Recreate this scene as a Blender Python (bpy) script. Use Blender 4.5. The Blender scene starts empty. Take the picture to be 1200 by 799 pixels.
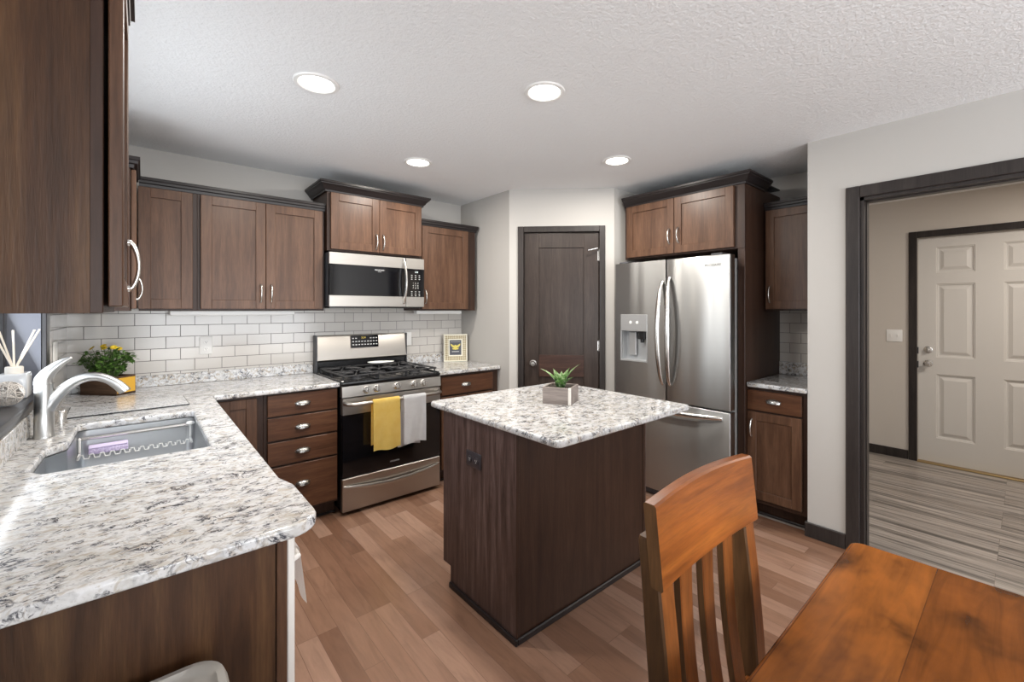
import bpy, bmesh, math, random
from mathutils import Vector, Matrix
PI = math.pi
C = bpy.context.scene.collection
SC = bpy.context.scene

# ------------------------------------------------------------------ camera
cam = bpy.data.cameras.new('camera'); cam_o = bpy.data.objects.new('camera', cam); C.objects.link(cam_o)
cam_o.location = (0.3424, -3.7129, 1.4081); cam_o.rotation_euler = (PI/2, 0, -0.7154)
cam.sensor_width = 36; cam.lens = 36*513.64/1200
cam.shift_x = -13.40/1200; cam.shift_y = (362.93-399.5)/1200
cam.clip_start = 0.05
SC.camera = cam_o
# ------------------------------------------------------------------ light, exposure
SC.view_settings.view_transform = 'Standard'; SC.view_settings.look = 'None'
SC.view_settings.gamma = 1; SC.view_settings.use_curve_mapping = False
SC.view_settings.exposure = 0.3
SC.cycles.use_denoising = True
SC.cycles.max_bounces = 10; SC.cycles.diffuse_bounces = 6; SC.cycles.glossy_bounces = 5
SC.cycles.sample_clamp_indirect = 6
W = bpy.data.worlds.new('world'); SC.world = W; W.use_nodes = True
wn = W.node_tree.nodes; bg = wn['Background']
bg.inputs[0].default_value = (0.86, 0.93, 1.0, 1); bg.inputs[1].default_value = 1.3

def area(name, loc, rot, sx, sy, power, col=(1, 1, 1), spread=PI):
    l = bpy.data.lights.new(name, 'AREA'); l.shape = 'RECTANGLE'; l.size = sx; l.size_y = sy
    l.energy = power; l.color = col; l.spread = spread
    o = bpy.data.objects.new(name, l); C.objects.link(o); o.location = loc; o.rotation_euler = rot
    return o
# daylight lamps at kitchen window and unseen dining openings, tilted up to brighten ceiling
area('daylight_kitchen_window', (-0.17, -1.42, 1.58), (0, -PI/2-0.35, 0), 1.05, 1.15, 14, (0.88, 0.94, 1.0))
area('dining_daylight_fill', (1.75, -7.3, 1.35), (PI/2+0.7, 0, 0), 2.9, 1.9, 145, (0.94, 0.97, 1.0))
area('patio_daylight_fill', (-0.3, -5.4, 1.15), (0, -PI/2-0.7, 0), 2.0, 1.9, 52, (0.93, 0.97, 1.0))
LAMP_POWER = 14.5
HALL_POWER = 27.0

# ------------------------------------------------------------------ mesh helpers
def new_bm(): return bmesh.new()
def box(bm, x0, x1, y0, y1, z0, z1, bev=0.0, seg=1):
    m = Matrix.Translation(((x0+x1)/2, (y0+y1)/2, (z0+z1)/2)) @ Matrix.Diagonal((abs(x1-x0), abs(y1-y0), abs(z1-z0), 1))
    r = bmesh.ops.create_cube(bm, size=1, matrix=m)
    if bev > 0:
        es = list({e for v in r['verts'] for e in v.link_edges})
        bmesh.ops.bevel(bm, geom=es, offset=bev, segments=seg, profile=0.5, affect='EDGES')
    return bm
def frame_of(d):
    d = d.normalized(); a = Vector((0, 0, 1)) if abs(d.z) < 0.9 else Vector((1, 0, 0))
    u = d.cross(a).normalized(); v = d.cross(u).normalized(); return u, v
def tube(bm, pts, rad, seg=10, flat=None, caps=True):
    """swept tube; rad a number or a list; flat = (scale_u, scale_v, up) for oval sections"""
    pts = [Vector(p) for p in pts]; n = len(pts)
    rs = rad if isinstance(rad, (list, tuple)) else [rad]*n
    rings = []; pu = None
    for i, p in enumerate(pts):
        d = (pts[min(i+1, n-1)] - pts[max(i-1, 0)])
        if d.length < 1e-9: d = Vector((0, 0, 1))
        d.normalize()
        if flat:
            u = Vector(flat[2]); u = (u - d*u.dot(d)).normalized(); v = d.cross(u); su, sv = flat[0], flat[1]
        else:
            if pu is None: u, v = frame_of(d)
            else:
                u = (pu - d*pu.dot(d)).normalized(); v = d.cross(u)
            pu = u; su = sv = 1
        rings.append([bm.verts.new(p + rs[i]*(math.cos(2*PI*k/seg)*su*u + math.sin(2*PI*k/seg)*sv*v)) for k in range(seg)])
    for a, b in zip(rings, rings[1:]):
        for k in range(seg): bm.faces.new((a[k], a[(k+1) % seg], b[(k+1) % seg], b[k]))
    if caps:
        bm.faces.new(list(reversed(rings[0]))); bm.faces.new(rings[-1])
    return bm
def lathe(bm, prof, M=None, seg=24):
    """prof: (radius, height) pairs about local z, then matrix M"""
    M = M or Matrix()
    rings = []
    for r, h in prof:
        if r < 1e-6: rings.append([bm.verts.new(M @ Vector((0, 0, h)))])
        else: rings.append([bm.verts.new(M @ Vector((r*math.cos(2*PI*k/seg), r*math.sin(2*PI*k/seg), h))) for k in range(seg)])
    for a, b in zip(rings, rings[1:]):
        for k in range(seg):
            k2 = (k+1) % seg
            if len(a) == 1 and len(b) == 1: continue
            if len(a) == 1: bm.faces.new((a[0], b[k2], b[k]))
            elif len(b) == 1: bm.faces.new((a[k], a[k2], b[0]))
            else: bm.faces.new((a[k], a[k2], b[k2], b[k]))
    return bm
def prism(bm, poly, z0, z1, M=None):
    M = M or Matrix()
    a = [bm.verts.new(M @ Vector((x, y, z0))) for x, y in poly]; b = [bm.verts.new(M @ Vector((x, y, z1))) for x, y in poly]
    n = len(poly)
    bm.faces.new(list(reversed(a))); bm.faces.new(b)
    for i in range(n): bm.faces.new((a[i], a[(i+1) % n], b[(i+1) % n], b[i]))
    return bm
def axis_to(d): return Vector((0, 0, 1)).rotation_difference(Vector(d)).to_matrix().to_4x4()
def at(p, d=(0, 0, 1)): return Matrix.Translation(Vector(p)) @ axis_to(d)
def grid(bm, f, nu, nv):
    vs = [[bm.verts.new(f(i/nu, j/nv)) for j in range(nv+1)] for i in range(nu+1)]
    for i in range(nu):
        for j in range(nv): bm.faces.new((vs[i][j], vs[i+1][j], vs[i+1][j+1], vs[i][j+1]))
def solid(bm, t):
    bmesh.ops.solidify(bm, geom=bm.faces[:], thickness=t)
def rounded(poly, radii, seg=6):
    """polygon with circular corners"""
    out = []; n = len(poly)
    for i in range(n):
        p = Vector(poly[i]); a = Vector(poly[i-1]); b = Vector(poly[(i+1) % n]); r = radii[i] if isinstance(radii, (list, tuple)) else radii
        if r <= 0: out.append((p.x, p.y)); continue
        da = (a-p).normalized(); db = (b-p).normalized(); ang = da.angle(db); t = r/math.tan(ang/2)
        t = min(t, 0.49*min((a-p).length, (b-p).length)); r2 = t*math.tan(ang/2)
        c = p + (da+db).normalized()*(r2/math.sin(ang/2))
        s = p+da*t-c; e = p+db*t-c
        a0 = math.atan2(s.y, s.x); a1 = math.atan2(e.y, e.x); d = (a1-a0+PI) % (2*PI)-PI
        for k in range(seg+1):
            th = a0+d*k/seg; out.append((c.x+r2*math.cos(th), c.y+r2*math.sin(th)))
    return out
def link(name, me, mat, parent=None, smooth=None):
    o = bpy.data.objects.new(name, me); C.objects.link(o)
    if mat is not None: me.materials.append(mat)
    if smooth is not None:
        me.shade_smooth(); me.set_sharp_from_angle(angle=math.radians(smooth))
    if parent is not None: o.parent = parent
    return o
def obj(name, bm, mat, parent=None, smooth=35):
    me = bpy.data.meshes.new(name); bmesh.ops.recalc_face_normals(bm, faces=bm.faces[:])
    bm.to_mesh(me); bm.free(); return link(name, me, mat, parent, smooth)
def slab(name, loops, z0, z1, bev, mat, parent=None, res=3):
    cu = bpy.data.curves.new(name, 'CURVE'); cu.dimensions = '2D'; cu.fill_mode = 'BOTH'
    for lp in loops:
        s = cu.splines.new('POLY'); s.points.add(len(lp)-1)
        for p, (x, y) in zip(s.points, lp): p.co = (x, y, 0, 1)
        s.use_cyclic_u = True
    cu.extrude = (z1-z0)/2-bev; cu.bevel_depth = bev; cu.bevel_resolution = res; cu.offset = -bev
    t = bpy.data.objects.new('tmp', cu); C.objects.link(t)
    me = bpy.data.meshes.new_from_object(t); bpy.data.objects.remove(t); bpy.data.curves.remove(cu)
    me.materials.clear(); me.transform(Matrix.Translation((0, 0, (z0+z1)/2)))
    return link(name, me, mat, parent, 40)
def text(name, s, size, M, mat, parent, depth=0.0004, align='CENTER', space=1.0, line=1.0):
    cu = bpy.data.curves.new(name, 'FONT'); cu.body = s; cu.size = size; cu.extrude = depth; cu.align_x = align; cu.align_y = 'CENTER'
    cu.space_character = space; cu.space_line = line
    t = bpy.data.objects.new('tmp', cu); C.objects.link(t)
    me = bpy.data.meshes.new_from_object(t); bpy.data.objects.remove(t); bpy.data.curves.remove(cu)
    me.materials.clear(); me.transform(M); return link(name, me, mat, parent)
FACE = Matrix.Rotation(PI/2, 4, 'X')          # text lying in xy -> standing, read from -y
def thing(name, label, cat, loc=(0, 0, 0), rz=0.0, group=None):
    o = bpy.data.objects.new(name, None); C.objects.link(o); o.empty_display_size = 0.1
    o.location = loc; o.rotation_euler = (0, 0, rz); o['label'] = label; o['category'] = cat
    if group: o['group'] = group
    return o
def tag(o, label, cat, group=None):
    o['label'] = label; o['category'] = cat
    if group: o['group'] = group
    return o
def struct(name, bm, mat, parent=None, smooth=35):
    o = obj(name, bm, mat, parent, smooth)
    if parent is None: o['kind'] = 'structure'
    return o
def dup(root, loc, label, rz=None):
    r = root.copy(); C.objects.link(r); r.location = loc; r['label'] = label
    if rz is not None: r.rotation_euler = (0, 0, rz)
    for ch in list(root.children):
        c = ch.copy(); C.objects.link(c); c.parent = r
        for g in list(ch.children):
            d = g.copy(); C.objects.link(d); d.parent = c
    return r

# ------------------------------------------------------------------ materials
def mat(name, col=(0.5, 0.5, 0.5), rough=0.5, metal=0.0, **kw):
    m = bpy.data.materials.new(name); m.use_nodes = True; b = m.node_tree.nodes['Principled BSDF']
    b.inputs['Base Color'].default_value = (*col, 1); b.inputs['Roughness'].default_value = rough; b.inputs['Metallic'].default_value = metal
    for k, v in kw.items(): b.inputs[k.replace('_', ' ')].default_value = v
    return m
class N:
    def __init__(s, m): s.m = m; s.t = m.node_tree; s.b = s.t.nodes['Principled BSDF']
    def n(s, typ, **kw):
        x = s.t.nodes.new(typ)
        for k, v in kw.items(): setattr(x, k, v)
        return x
    def l(s, a, b): s.t.links.new(a, b)
    def coord(s, scale=(1, 1, 1), rnd=True, out='Object', rot=(0, 0, 0)):
        tc = s.n('ShaderNodeTexCoord'); mp = s.n('ShaderNodeMapping'); mp.inputs['Scale'].default_value = scale; mp.inputs['Rotation'].default_value = rot
        s.l(tc.outputs[out], mp.inputs[0])
        if rnd:
            oi = s.n('ShaderNodeObjectInfo'); ml = s.n('ShaderNodeMath', operation='MULTIPLY'); ml.inputs[1].default_value = 37.0
            s.l(oi.outputs['Random'], ml.inputs[0]); s.l(ml.outputs[0], mp.inputs['Location'])
        return mp.outputs[0]
    def noise(s, vec, scale, detail=4, rough=0.5, dist=0.0):
        x = s.n('ShaderNodeTexNoise'); s.l(vec, x.inputs['Vector']); x.inputs['Scale'].default_value = scale
        x.inputs['Detail'].default_value = detail; x.inputs['Roughness'].default_value = rough; x.inputs['Distortion'].default_value = dist
        return x.outputs['Fac']
    def ramp(s, fac, stops, interp='LINEAR'):
        r = s.n('ShaderNodeValToRGB'); r.color_ramp.interpolation = interp; e = r.color_ramp.elements
        while len(e) < len(stops): e.new(0.5)
        for x, (p, c) in zip(e, stops): x.position = p; x.color = (*c, 1) if isinstance(c, (tuple, list)) else (c, c, c, 1)
        s.l(fac, r.inputs[0]); return r.outputs[0]
    def mix(s, fac, a, b, mode='MIX'):
        x = s.n('ShaderNodeMix', data_type='RGBA', blend_type=mode)
        for i, v in ((0, fac), (6, a), (7, b)):
            if isinstance(v, (int, float)): x.inputs[i].default_value = v
            elif isinstance(v, tuple): x.inputs[i].default_value = (*v, 1)
            else: s.l(v, x.inputs[i])
        return x.outputs[2]
    def bump(s, h, strength, dist=0.01):
        x = s.n('ShaderNodeBump'); x.inputs['Strength'].default_value = strength; x.inputs['Distance'].default_value = dist
        s.l(h, x.inputs['Height']); s.l(x.outputs[0], s.b.inputs['Normal'])
    def col(s, c): s.l(c, s.b.inputs['Base Color'])

def wood(name, dark, mid, light, axis='z', rough=0.38, fine=1.0, bump=0.08, blotch=0.0, coat=0.0):
    m = mat(name, mid, rough); k = N(m); i = 'xyz'.index(axis); k.b.inputs['Specular IOR Level'].default_value = 0.3
    sc = [1, 1, 1]; sc[i] = 0.07; v = k.coord(sc)
    a = k.noise(v, 22*fine, 5, 0.6, 0.6); b = k.noise(v, 160*fine, 3, 0.7, 0.0)
    c = k.ramp(a, [(0.3, dark), (0.5, mid), (0.72, light)])
    g = k.ramp(b, [(0.3, 0.72), (0.65, 1.08)])
    c = k.mix(1.0, c, g, 'MULTIPLY')
    if blotch:
        s2 = [1, 1, 1]; s2[i] = 0.5; w = k.coord(s2)
        bl = k.ramp(k.noise(w, 4.5, 3, 0.55), [(0.3, 1-blotch), (0.62, 1.0+blotch*0.35)])
        c = k.mix(1.0, c, bl, 'MULTIPLY')
    k.col(c); k.bump(b, bump, 0.002)
    if coat: k.b.inputs['Coat Weight'].default_value = coat; k.b.inputs['Coat Roughness'].default_value = 0.15
    return m
M_cab = wood('stained_maple', (0.066, 0.031, 0.017), (0.098, 0.048, 0.027), (0.135, 0.070, 0.041), rough=0.36)
M_cabx = wood('stained_maple_crosswise', (0.060, 0.024, 0.011), (0.090, 0.037, 0.018), (0.125, 0.056, 0.028), axis='x', rough=0.36)
M_box = wood('dark_stained_frame', (0.026, 0.012, 0.008), (0.038, 0.018, 0.011), (0.052, 0.026, 0.017), rough=0.4)
M_panel = wood('dark_stained_panel', (0.040, 0.023, 0.019), (0.080, 0.049, 0.042), (0.145, 0.098, 0.087), rough=0.42, fine=1.6)
M_oak = wood('stained_end_panel', (0.030, 0.0120, 0.005), (0.060, 0.026, 0.011), (0.115, 0.058, 0.025), rough=0.42, fine=0.8, bump=0.25, blotch=0.25)
M_crown = mat('espresso_trim', (0.017, 0.013, 0.013), 0.36, Specular_IOR_Level=0.3)
M_trim = wood('espresso_casing', (0.020, 0.016, 0.015), (0.030, 0.024, 0.022), (0.042, 0.034, 0.031), rough=0.4)
M_pdoor = wood('espresso_door', (0.030, 0.021, 0.017), (0.040, 0.028, 0.023), (0.055, 0.040, 0.033), rough=0.33)
M_chair = wood('honey_wood', (0.145, 0.038, 0.007), (0.25, 0.070, 0.011), (0.36, 0.112, 0.018), axis='x', rough=0.33, fine=0.7, blotch=0.35, coat=0.06)
M_slat = wood('honey_wood_upright', (0.12, 0.034, 0.007), (0.20, 0.060, 0.012), (0.30, 0.10, 0.022), axis='z', rough=0.36, fine=0.8, blotch=0.4, coat=0.04)
M_post = wood('weathered_brown_post', (0.060, 0.027, 0.010), (0.098, 0.046, 0.017), (0.15, 0.074, 0.028), axis='z', rough=0.45, fine=0.9, blotch=0.4)

M_steel = mat('brushed_steel', (0.42, 0.395, 0.365), 0.32, 1.0)
k = N(M_steel); v = k.coord((1.0, 1.0, 60.0)); f = k.noise(v, 9, 3)
k.l(k.ramp(f, [(0.3, 0.30), (0.7, 0.42)]), k.b.inputs['Roughness'])
M_fridge = mat('fridge_steel', (0.37, 0.367, 0.36), 0.38, 1.0)
k = N(M_fridge); k.b.inputs['Anisotropic'].default_value = 0.8; k.b.inputs['Anisotropic Rotation'].default_value = 0.25; tn = k.n('ShaderNodeTangent', direction_type='RADIAL', axis='Z'); k.l(tn.outputs[0], k.b.inputs['Tangent'])
v = k.coord((1, 1, 0.05)); f = k.noise(v, 3.2, 2, 0.5); k.bump(f, 0.25, 0.10)
M_chrome = mat('satin_nickel', (0.66, 0.64, 0.61), 0.27, 1.0)
M_faucet = mat('brushed_nickel', (0.56, 0.56, 0.55), 0.33, 1.0)
M_sinksteel = mat('sink_steel', (0.50, 0.515, 0.53), 0.33, 1.0)
M_black = mat('black_enamel', (0.008, 0.008, 0.009), 0.22)
M_glassb = mat('black_glass', (0.004, 0.004, 0.005), 0.06)
M_iron = mat('cast_iron', (0.018, 0.018, 0.02), 0.45)
M_dgrey = mat('dark_grey_plastic', (0.05, 0.05, 0.055), 0.45)
M_fbody = mat('fridge_side_grey', (0.22, 0.215, 0.21), 0.45)
M_white = mat('white_plastic', (0.80, 0.79, 0.77), 0.35)
M_appl = mat('white_enamel', (0.80, 0.77, 0.73), 0.3)
M_ceram = mat('white_ceramic', (0.86, 0.85, 0.82), 0.12)
M_btn = mat('keypad_print', (0.62, 0.62, 0.60), 0.5)
M_logo = mat('silver_print', (0.55, 0.55, 0.55), 0.4)
M_logod = mat('grey_print', (0.05, 0.05, 0.05), 0.4)
M_leaf = mat('chrysanthemum_leaf', (0.045, 0.12, 0.022), 0.5)
k = N(M_leaf); k.col(k.ramp(k.noise(k.coord(), 60, 2), [(0.35, (0.035, 0.095, 0.016)), (0.65, (0.13, 0.25, 0.05))]))
M_stem = mat('plant_stem', (0.09, 0.14, 0.04), 0.6)
M_petal = mat('yellow_petals', (0.82, 0.62, 0.04), 0.5)
M_soil = mat('soil', (0.035, 0.025, 0.018), 0.9)

def mk_fabric(name, col, dark):
    m = mat(name, col, 0.9); k = N(m); v = k.coord(); f = k.noise(v, 260, 3); g = k.noise(v, 20, 3)
    k.col(k.mix(0.5, k.ramp(f, [(0.3, dark), (0.7, col)]), k.ramp(g, [(0.3, dark), (0.65, col)]))); k.bump(f, 0.5, 0.003)
    k.b.inputs['Sheen Weight'].default_value = 0.2; return m
M_yellow = mk_fabric('yellow_terry', (0.90, 0.70, 0.22), (0.82, 0.58, 0.12))
M_wtowel = mk_fabric('white_terry', (0.80, 0.80, 0.81), (0.70, 0.69, 0.70))

# stone: white ground, beige and grey clouds, thin dark veins
def mk_stone(name, scale=1.0, streak=(1, 1, 1), rot=0.0, vein=1.0, warm=1.0, gain=1.0):
    m = mat(name, (0.7, 0.68, 0.65), 0.13); k = N(m); v = k.coord(streak, rnd=False, rot=(0, 0, rot))
    big = k.noise(v, 9*scale, 6, 0.62, 1.0); med = k.noise(v, 30*scale, 6, 0.66, 1.4); fin = k.noise(v, 120*scale, 3, 0.6)
    c = k.ramp(big, [(0.32, (0.50, 0.485, 0.46)), (0.44, (0.62, 0.615, 0.61)), (0.56, (0.69, 0.69, 0.70)), (0.68, (0.56, 0.565, 0.58))])
    cl = k.ramp(med, [(0.40, 0.0), (0.50, 0.0), (0.58, 0.7*warm), (0.70, 0.85*warm)])
    c = k.mix(cl, c, (0.40, 0.335, 0.26))
    gr = k.ramp(k.noise(v, 24*scale, 5, 0.6, 1.0), [(0.52, 0.0), (0.60, 0.35), (0.7, 0.55)]); c = k.mix(gr, c, (0.30, 0.30, 0.31))
    for sc, lo, hi, amt, w, g0 in ((11, 0.0, 0.0, 1.0, 0.017, 0.50), (28, 0.0, 0.0, 0.9, 0.026, 0.51)):
        ms = k.noise(v, sc*scale, 6, 0.62, 1.8)       # veins lie where a warped field crosses a level
        vn = k.ramp(ms, [(0.0, 0.0), (0.5-2.2*w, 0.0), (0.5-0.5*w, 1.0), (0.5+0.5*w, 1.0), (0.5+2.2*w, 0.0)])
        gate = k.ramp(k.noise(v, sc*1.1*scale, 3, 0.55), [(g0, 0.0), (g0+0.10, 1.0)])
        gm = k.mix(1.0, vn, gate, 'MULTIPLY')
        c = k.mix(k.mix(1.0, gm, (amt*vein,)*3, 'MULTIPLY'), c, (0.045, 0.047, 0.060))
    sp = k.ramp(fin, [(0.60, 0.0), (0.70, 0.45)])
    c = k.mix(sp, c, (0.25, 0.24, 0.235)); k.col(k.mix(1.0, c, (gain,)*3, 'MULTIPLY'))
    return m
M_stone = mk_stone('speckled_quartz', 1.0, (1, 1.3, 1), 0.3, 1.0, 0.9, 0.86)
M_stone2 = mk_stone('speckled_quartz_veined', 1.0, (1.0, 1.5, 1.0), 0.3, 1.0, 0.8)
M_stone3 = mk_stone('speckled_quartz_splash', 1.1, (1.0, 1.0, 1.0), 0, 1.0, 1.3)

def mk_tile(name, ua, z_off=0.0):
    m = mat(name, (0.6, 0.58, 0.55), 0.16); k = N(m); tc = k.n('ShaderNodeTexCoord'); sp = k.n('ShaderNodeSeparateXYZ'); cb = k.n('ShaderNodeCombineXYZ')
    k.l(tc.outputs['Object'], sp.inputs[0]); k.l(sp.outputs[ua], cb.inputs[0])
    ad = k.n('ShaderNodeMath', operation='ADD'); ad.inputs[1].default_value = z_off; k.l(sp.outputs['Z'], ad.inputs[0]); k.l(ad.outputs[0], cb.inputs[1])
    br = k.n('ShaderNodeTexBrick'); k.l(cb.outputs[0], br.inputs['Vector']); br.inputs['Scale'].default_value = 1
    br.inputs['Brick Width'].default_value = 0.1524; br.inputs['Row Height'].default_value = 0.0762; br.inputs['Mortar Size'].default_value = 0.0018
    br.inputs['Mortar Smooth'].default_value = 0.1; br.offset = 0.5
    br.inputs['Color1'].default_value = (0.55, 0.52, 0.485, 1); br.inputs['Color2'].default_value = (0.60, 0.57, 0.535, 1); br.inputs['Mortar'].default_value = (0.16, 0.15, 0.145, 1)
    k.col(br.outputs['Color']); k.l(k.ramp(br.outputs['Fac'], [(0, 0.16), (1, 0.8)]), k.b.inputs['Roughness'])
    inv = k.n('ShaderNodeMath', operation='SUBTRACT'); inv.inputs[0].default_value = 1; k.l(br.outputs['Fac'], inv.inputs[1]); k.bump(inv.outputs[0], 0.4, 0.002)
    return m
M_tile = mk_tile('subway_tile', 'X', -0.99 + 0.0762*13 - 0.012); M_tiley = mk_tile('subway_tile_side', 'Y', -0.99 + 0.0762*13 - 0.012)

def mk_plank(name, cols, w, length, rough, streak, gap, lohi=(0.28, 0.72), gs=30):
    """boards running along y"""
    m = mat(name, cols[1], rough); k = N(m); tc = k.n('ShaderNodeTexCoord'); sp = k.n('ShaderNodeSeparateXYZ'); cb = k.n('ShaderNodeCombineXYZ')
    k.l(tc.outputs['Object'], sp.inputs[0]); k.l(sp.outputs['Y'], cb.inputs[0]); k.l(sp.outputs['X'], cb.inputs[1])
    br = k.n('ShaderNodeTexBrick'); k.l(cb.outputs[0], br.inputs['Vector']); br.inputs['Scale'].default_value = 1
    br.inputs['Brick Width'].default_value = length; br.inputs['Row Height'].default_value = w; br.inputs['Mortar Size'].default_value = 0.0009; br.offset = 0.37; br.offset_frequency = 3
    br.inputs['Color1'].default_value = (0, 0, 0, 1); br.inputs['Color2'].default_value = (1, 1, 1, 1); br.inputs['Mortar'].default_value = (0.5, 0.5, 0.5, 1)
    tone = k.ramp(br.outputs['Color'], [(0.0, cols[0]), (0.35, cols[1]), (0.7, cols[2]), (1.0, cols[3])])
    # shift the grain from board to board
    mp = k.n('ShaderNodeMapping'); mp.inputs['Scale'].default_value = (1, streak, 1); k.l(tc.outputs['Object'], mp.inputs[0])
    sc = k.n('ShaderNodeMath', operation='MULTIPLY'); sc.inputs[1].default_value = 9.0; k.l(br.outputs['Color'], sc.inputs[0]); k.l(sc.outputs[0], mp.inputs['Location'])
    g = k.noise(mp.outputs[0], gs, 5, 0.65, 0.8)
    c = k.mix(1.0, tone, k.ramp(g, [(lohi[0], gap[0]), (0.5, 1.0), (lohi[1], gap[1])]), 'MULTIPLY')
    c = k.mix(k.ramp(br.outputs['Fac'], [(0.4, 0.0), (1.0, 0.55)]), c, (0.05, 0.03, 0.02))
    k.col(c); return m
M_floor = mk_plank('maple_floor', [(0.170, 0.086, 0.053), (0.250, 0.138, 0.090), (0.285, 0.166, 0.115), (0.35, 0.215, 0.155)], 0.083, 0.85, 0.27, 0.12, (0.80, 1.13))
M_hfloor = mk_plank('grey_vinyl_plank', [(0.265, 0.23, 0.20), (0.285, 0.25, 0.22), (0.305, 0.27, 0.24), (0.325, 0.29, 0.26)], 0.18, 1.2, 0.35, 0.035, (0.30, 1.45), (0.36, 0.64), 22)
def mk_table():
    m = mat('tabletop_planks', (0.3, 0.1, 0.02), 0.24); k = N(m); tc = k.n('ShaderNodeTexCoord')
    mpb = k.n('ShaderNodeMapping'); mpb.inputs['Location'].default_value = (13.0, 0.045, 0); k.l(tc.outputs['Object'], mpb.inputs[0])
    br = k.n('ShaderNodeTexBrick'); k.l(mpb.outputs[0], br.inputs['Vector']); br.inputs['Scale'].default_value = 1
    br.inputs['Brick Width'].default_value = 40.0; br.offset = 0.0; br.inputs['Row Height'].default_value = 0.17; br.inputs['Mortar Size'].default_value = 0.0009
    br.inputs['Color1'].default_value = (0, 0, 0, 1); br.inputs['Color2'].default_value = (1, 1, 1, 1); br.inputs['Mortar'].default_value = (.5, .5, .5, 1)
    tone = k.ramp(br.outputs['Color'], [(0.0, (0.175, 0.050, 0.007)), (0.5, (0.22, 0.066, 0.010)), (1.0, (0.265, 0.083, 0.013))])
    v = k.coord((0.13, 1, 1), rnd=False); g = k.noise(v, 26, 5, 0.6, 1.0)
    c = k.mix(1.0, tone, k.ramp(g, [(0.3, 0.70), (0.5, 1.0), (0.7, 1.18)]), 'MULTIPLY')
    w = k.coord((0.75, 1, 1), rnd=False); bl = k.noise(w, 8.5, 3, 0.5, 0.3)
    c = k.mix(1.0, c, k.ramp(bl, [(0.30, 0.30), (0.47, 0.90), (0.7, 1.22)]), 'MULTIPLY')
    c = k.mix(k.ramp(br.outputs['Fac'], [(0.3, 0.0), (1.0, 0.6)]), c, (0.04, 0.012, 0.004)); k.col(c)
    k.b.inputs['Specular IOR Level'].default_value = 0.3; k.b.inputs['Coat Weight'].default_value = 0.06; k.b.inputs['Coat Roughness'].default_value = 0.15
    return m
M_table = mk_table()
M_wall = mat('greige_wall', (0.455, 0.435, 0.41), 0.75)
M_hwall = mat('hall_wall', (0.56, 0.515, 0.465), 0.75)
M_ceil = mat('textured_ceiling', (0.80, 0.805, 0.81), 0.9)
k = N(M_ceil); v = k.coord(rnd=False); k.bump(k.noise(v, 62, 5, 0.65), 0.45, 0.014)
M_hdoor = mat('painted_door', (0.62, 0.595, 0.56), 0.45)
M_brass = mat('brass_threshold', (0.42, 0.30, 0.14), 0.4, 0.8)
M_glow = mat('lamp_lens', (1, 1, 1), 0.4); N(M_glow).b.inputs['Emission Color'].default_value = (1, 0.965, 0.9, 1); N(M_glow).b.inputs['Emission Strength'].default_value = 7
M_glass = bpy.data.materials.new('window_glass'); M_glass.use_nodes = True
_t = M_glass.node_tree; _t.nodes.remove(_t.nodes['Principled BSDF'])
_mx = _t.nodes.new('ShaderNodeMixShader'); _tr = _t.nodes.new('ShaderNodeBsdfTransparent'); _gl = _t.nodes.new('ShaderNodeBsdfGlossy'); _gl.inputs['Roughness'].default_value = 0.02
_mx.inputs[0].default_value = 0.08; _t.links.new(_tr.outputs[0], _mx.inputs[1]); _t.links.new(_gl.outputs[0], _mx.inputs[2]); _t.links.new(_mx.outputs[0], _t.nodes['Material Output'].inputs[0])

# ------------------------------------------------------------------ room shell
HC = 2.446
bm = new_bm(); box(bm, -0.2, 3.53, -7.2, 0.15, -0.08, 0); struct('floor', bm, M_floor)
bm = new_bm(); box(bm, 3.53, 6.1, -7.2, 0.15, -0.08, 0); struct('floor_hall', bm, M_hfloor)
bm = new_bm(); box(bm, -0.2, 6.1, -7.2, 0.15, HC, HC+0.1); struct('ceiling', bm, M_ceil)
bm = new_bm(); box(bm, -0.15, 4.22, 0, 0.12, 0, HC); struct('wall_back', bm, M_wall)
WY0, WY1, WZ0, WZ1 = -2.02, -0.82, 1.035, 2.12      # kitchen window opening
PY0, PY1, PZ1 = -6.5, -4.3, 2.1                     # patio door opening
bm = new_bm()
box(bm, -0.15, 0, WY1, 0, 0, HC); box(bm, -0.15, 0, WY0, WY1, 0, WZ0); box(bm, -0.15, 0, WY0, WY1, WZ1, HC)
box(bm, -0.15, 0, PY1, WY0, 0, HC); box(bm, -0.15, 0, PY0, PY1, PZ1, HC); box(bm, -0.15, 0, -7.0, PY0, 0, HC)
struct('wall_left', bm, M_wall)
bm = new_bm(); box(bm, -0.15, 0.3, -7.12, -7, 0, HC); box(bm, 3.2, 3.6, -7.12, -7, 0, HC); box(bm, 0.3, 3.2, -7.12, -7, 0, 0.4); box(bm, 0.3, 3.2, -7.12, -7, 2.3, HC)
struct('wall_dining', bm, M_wall)
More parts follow.
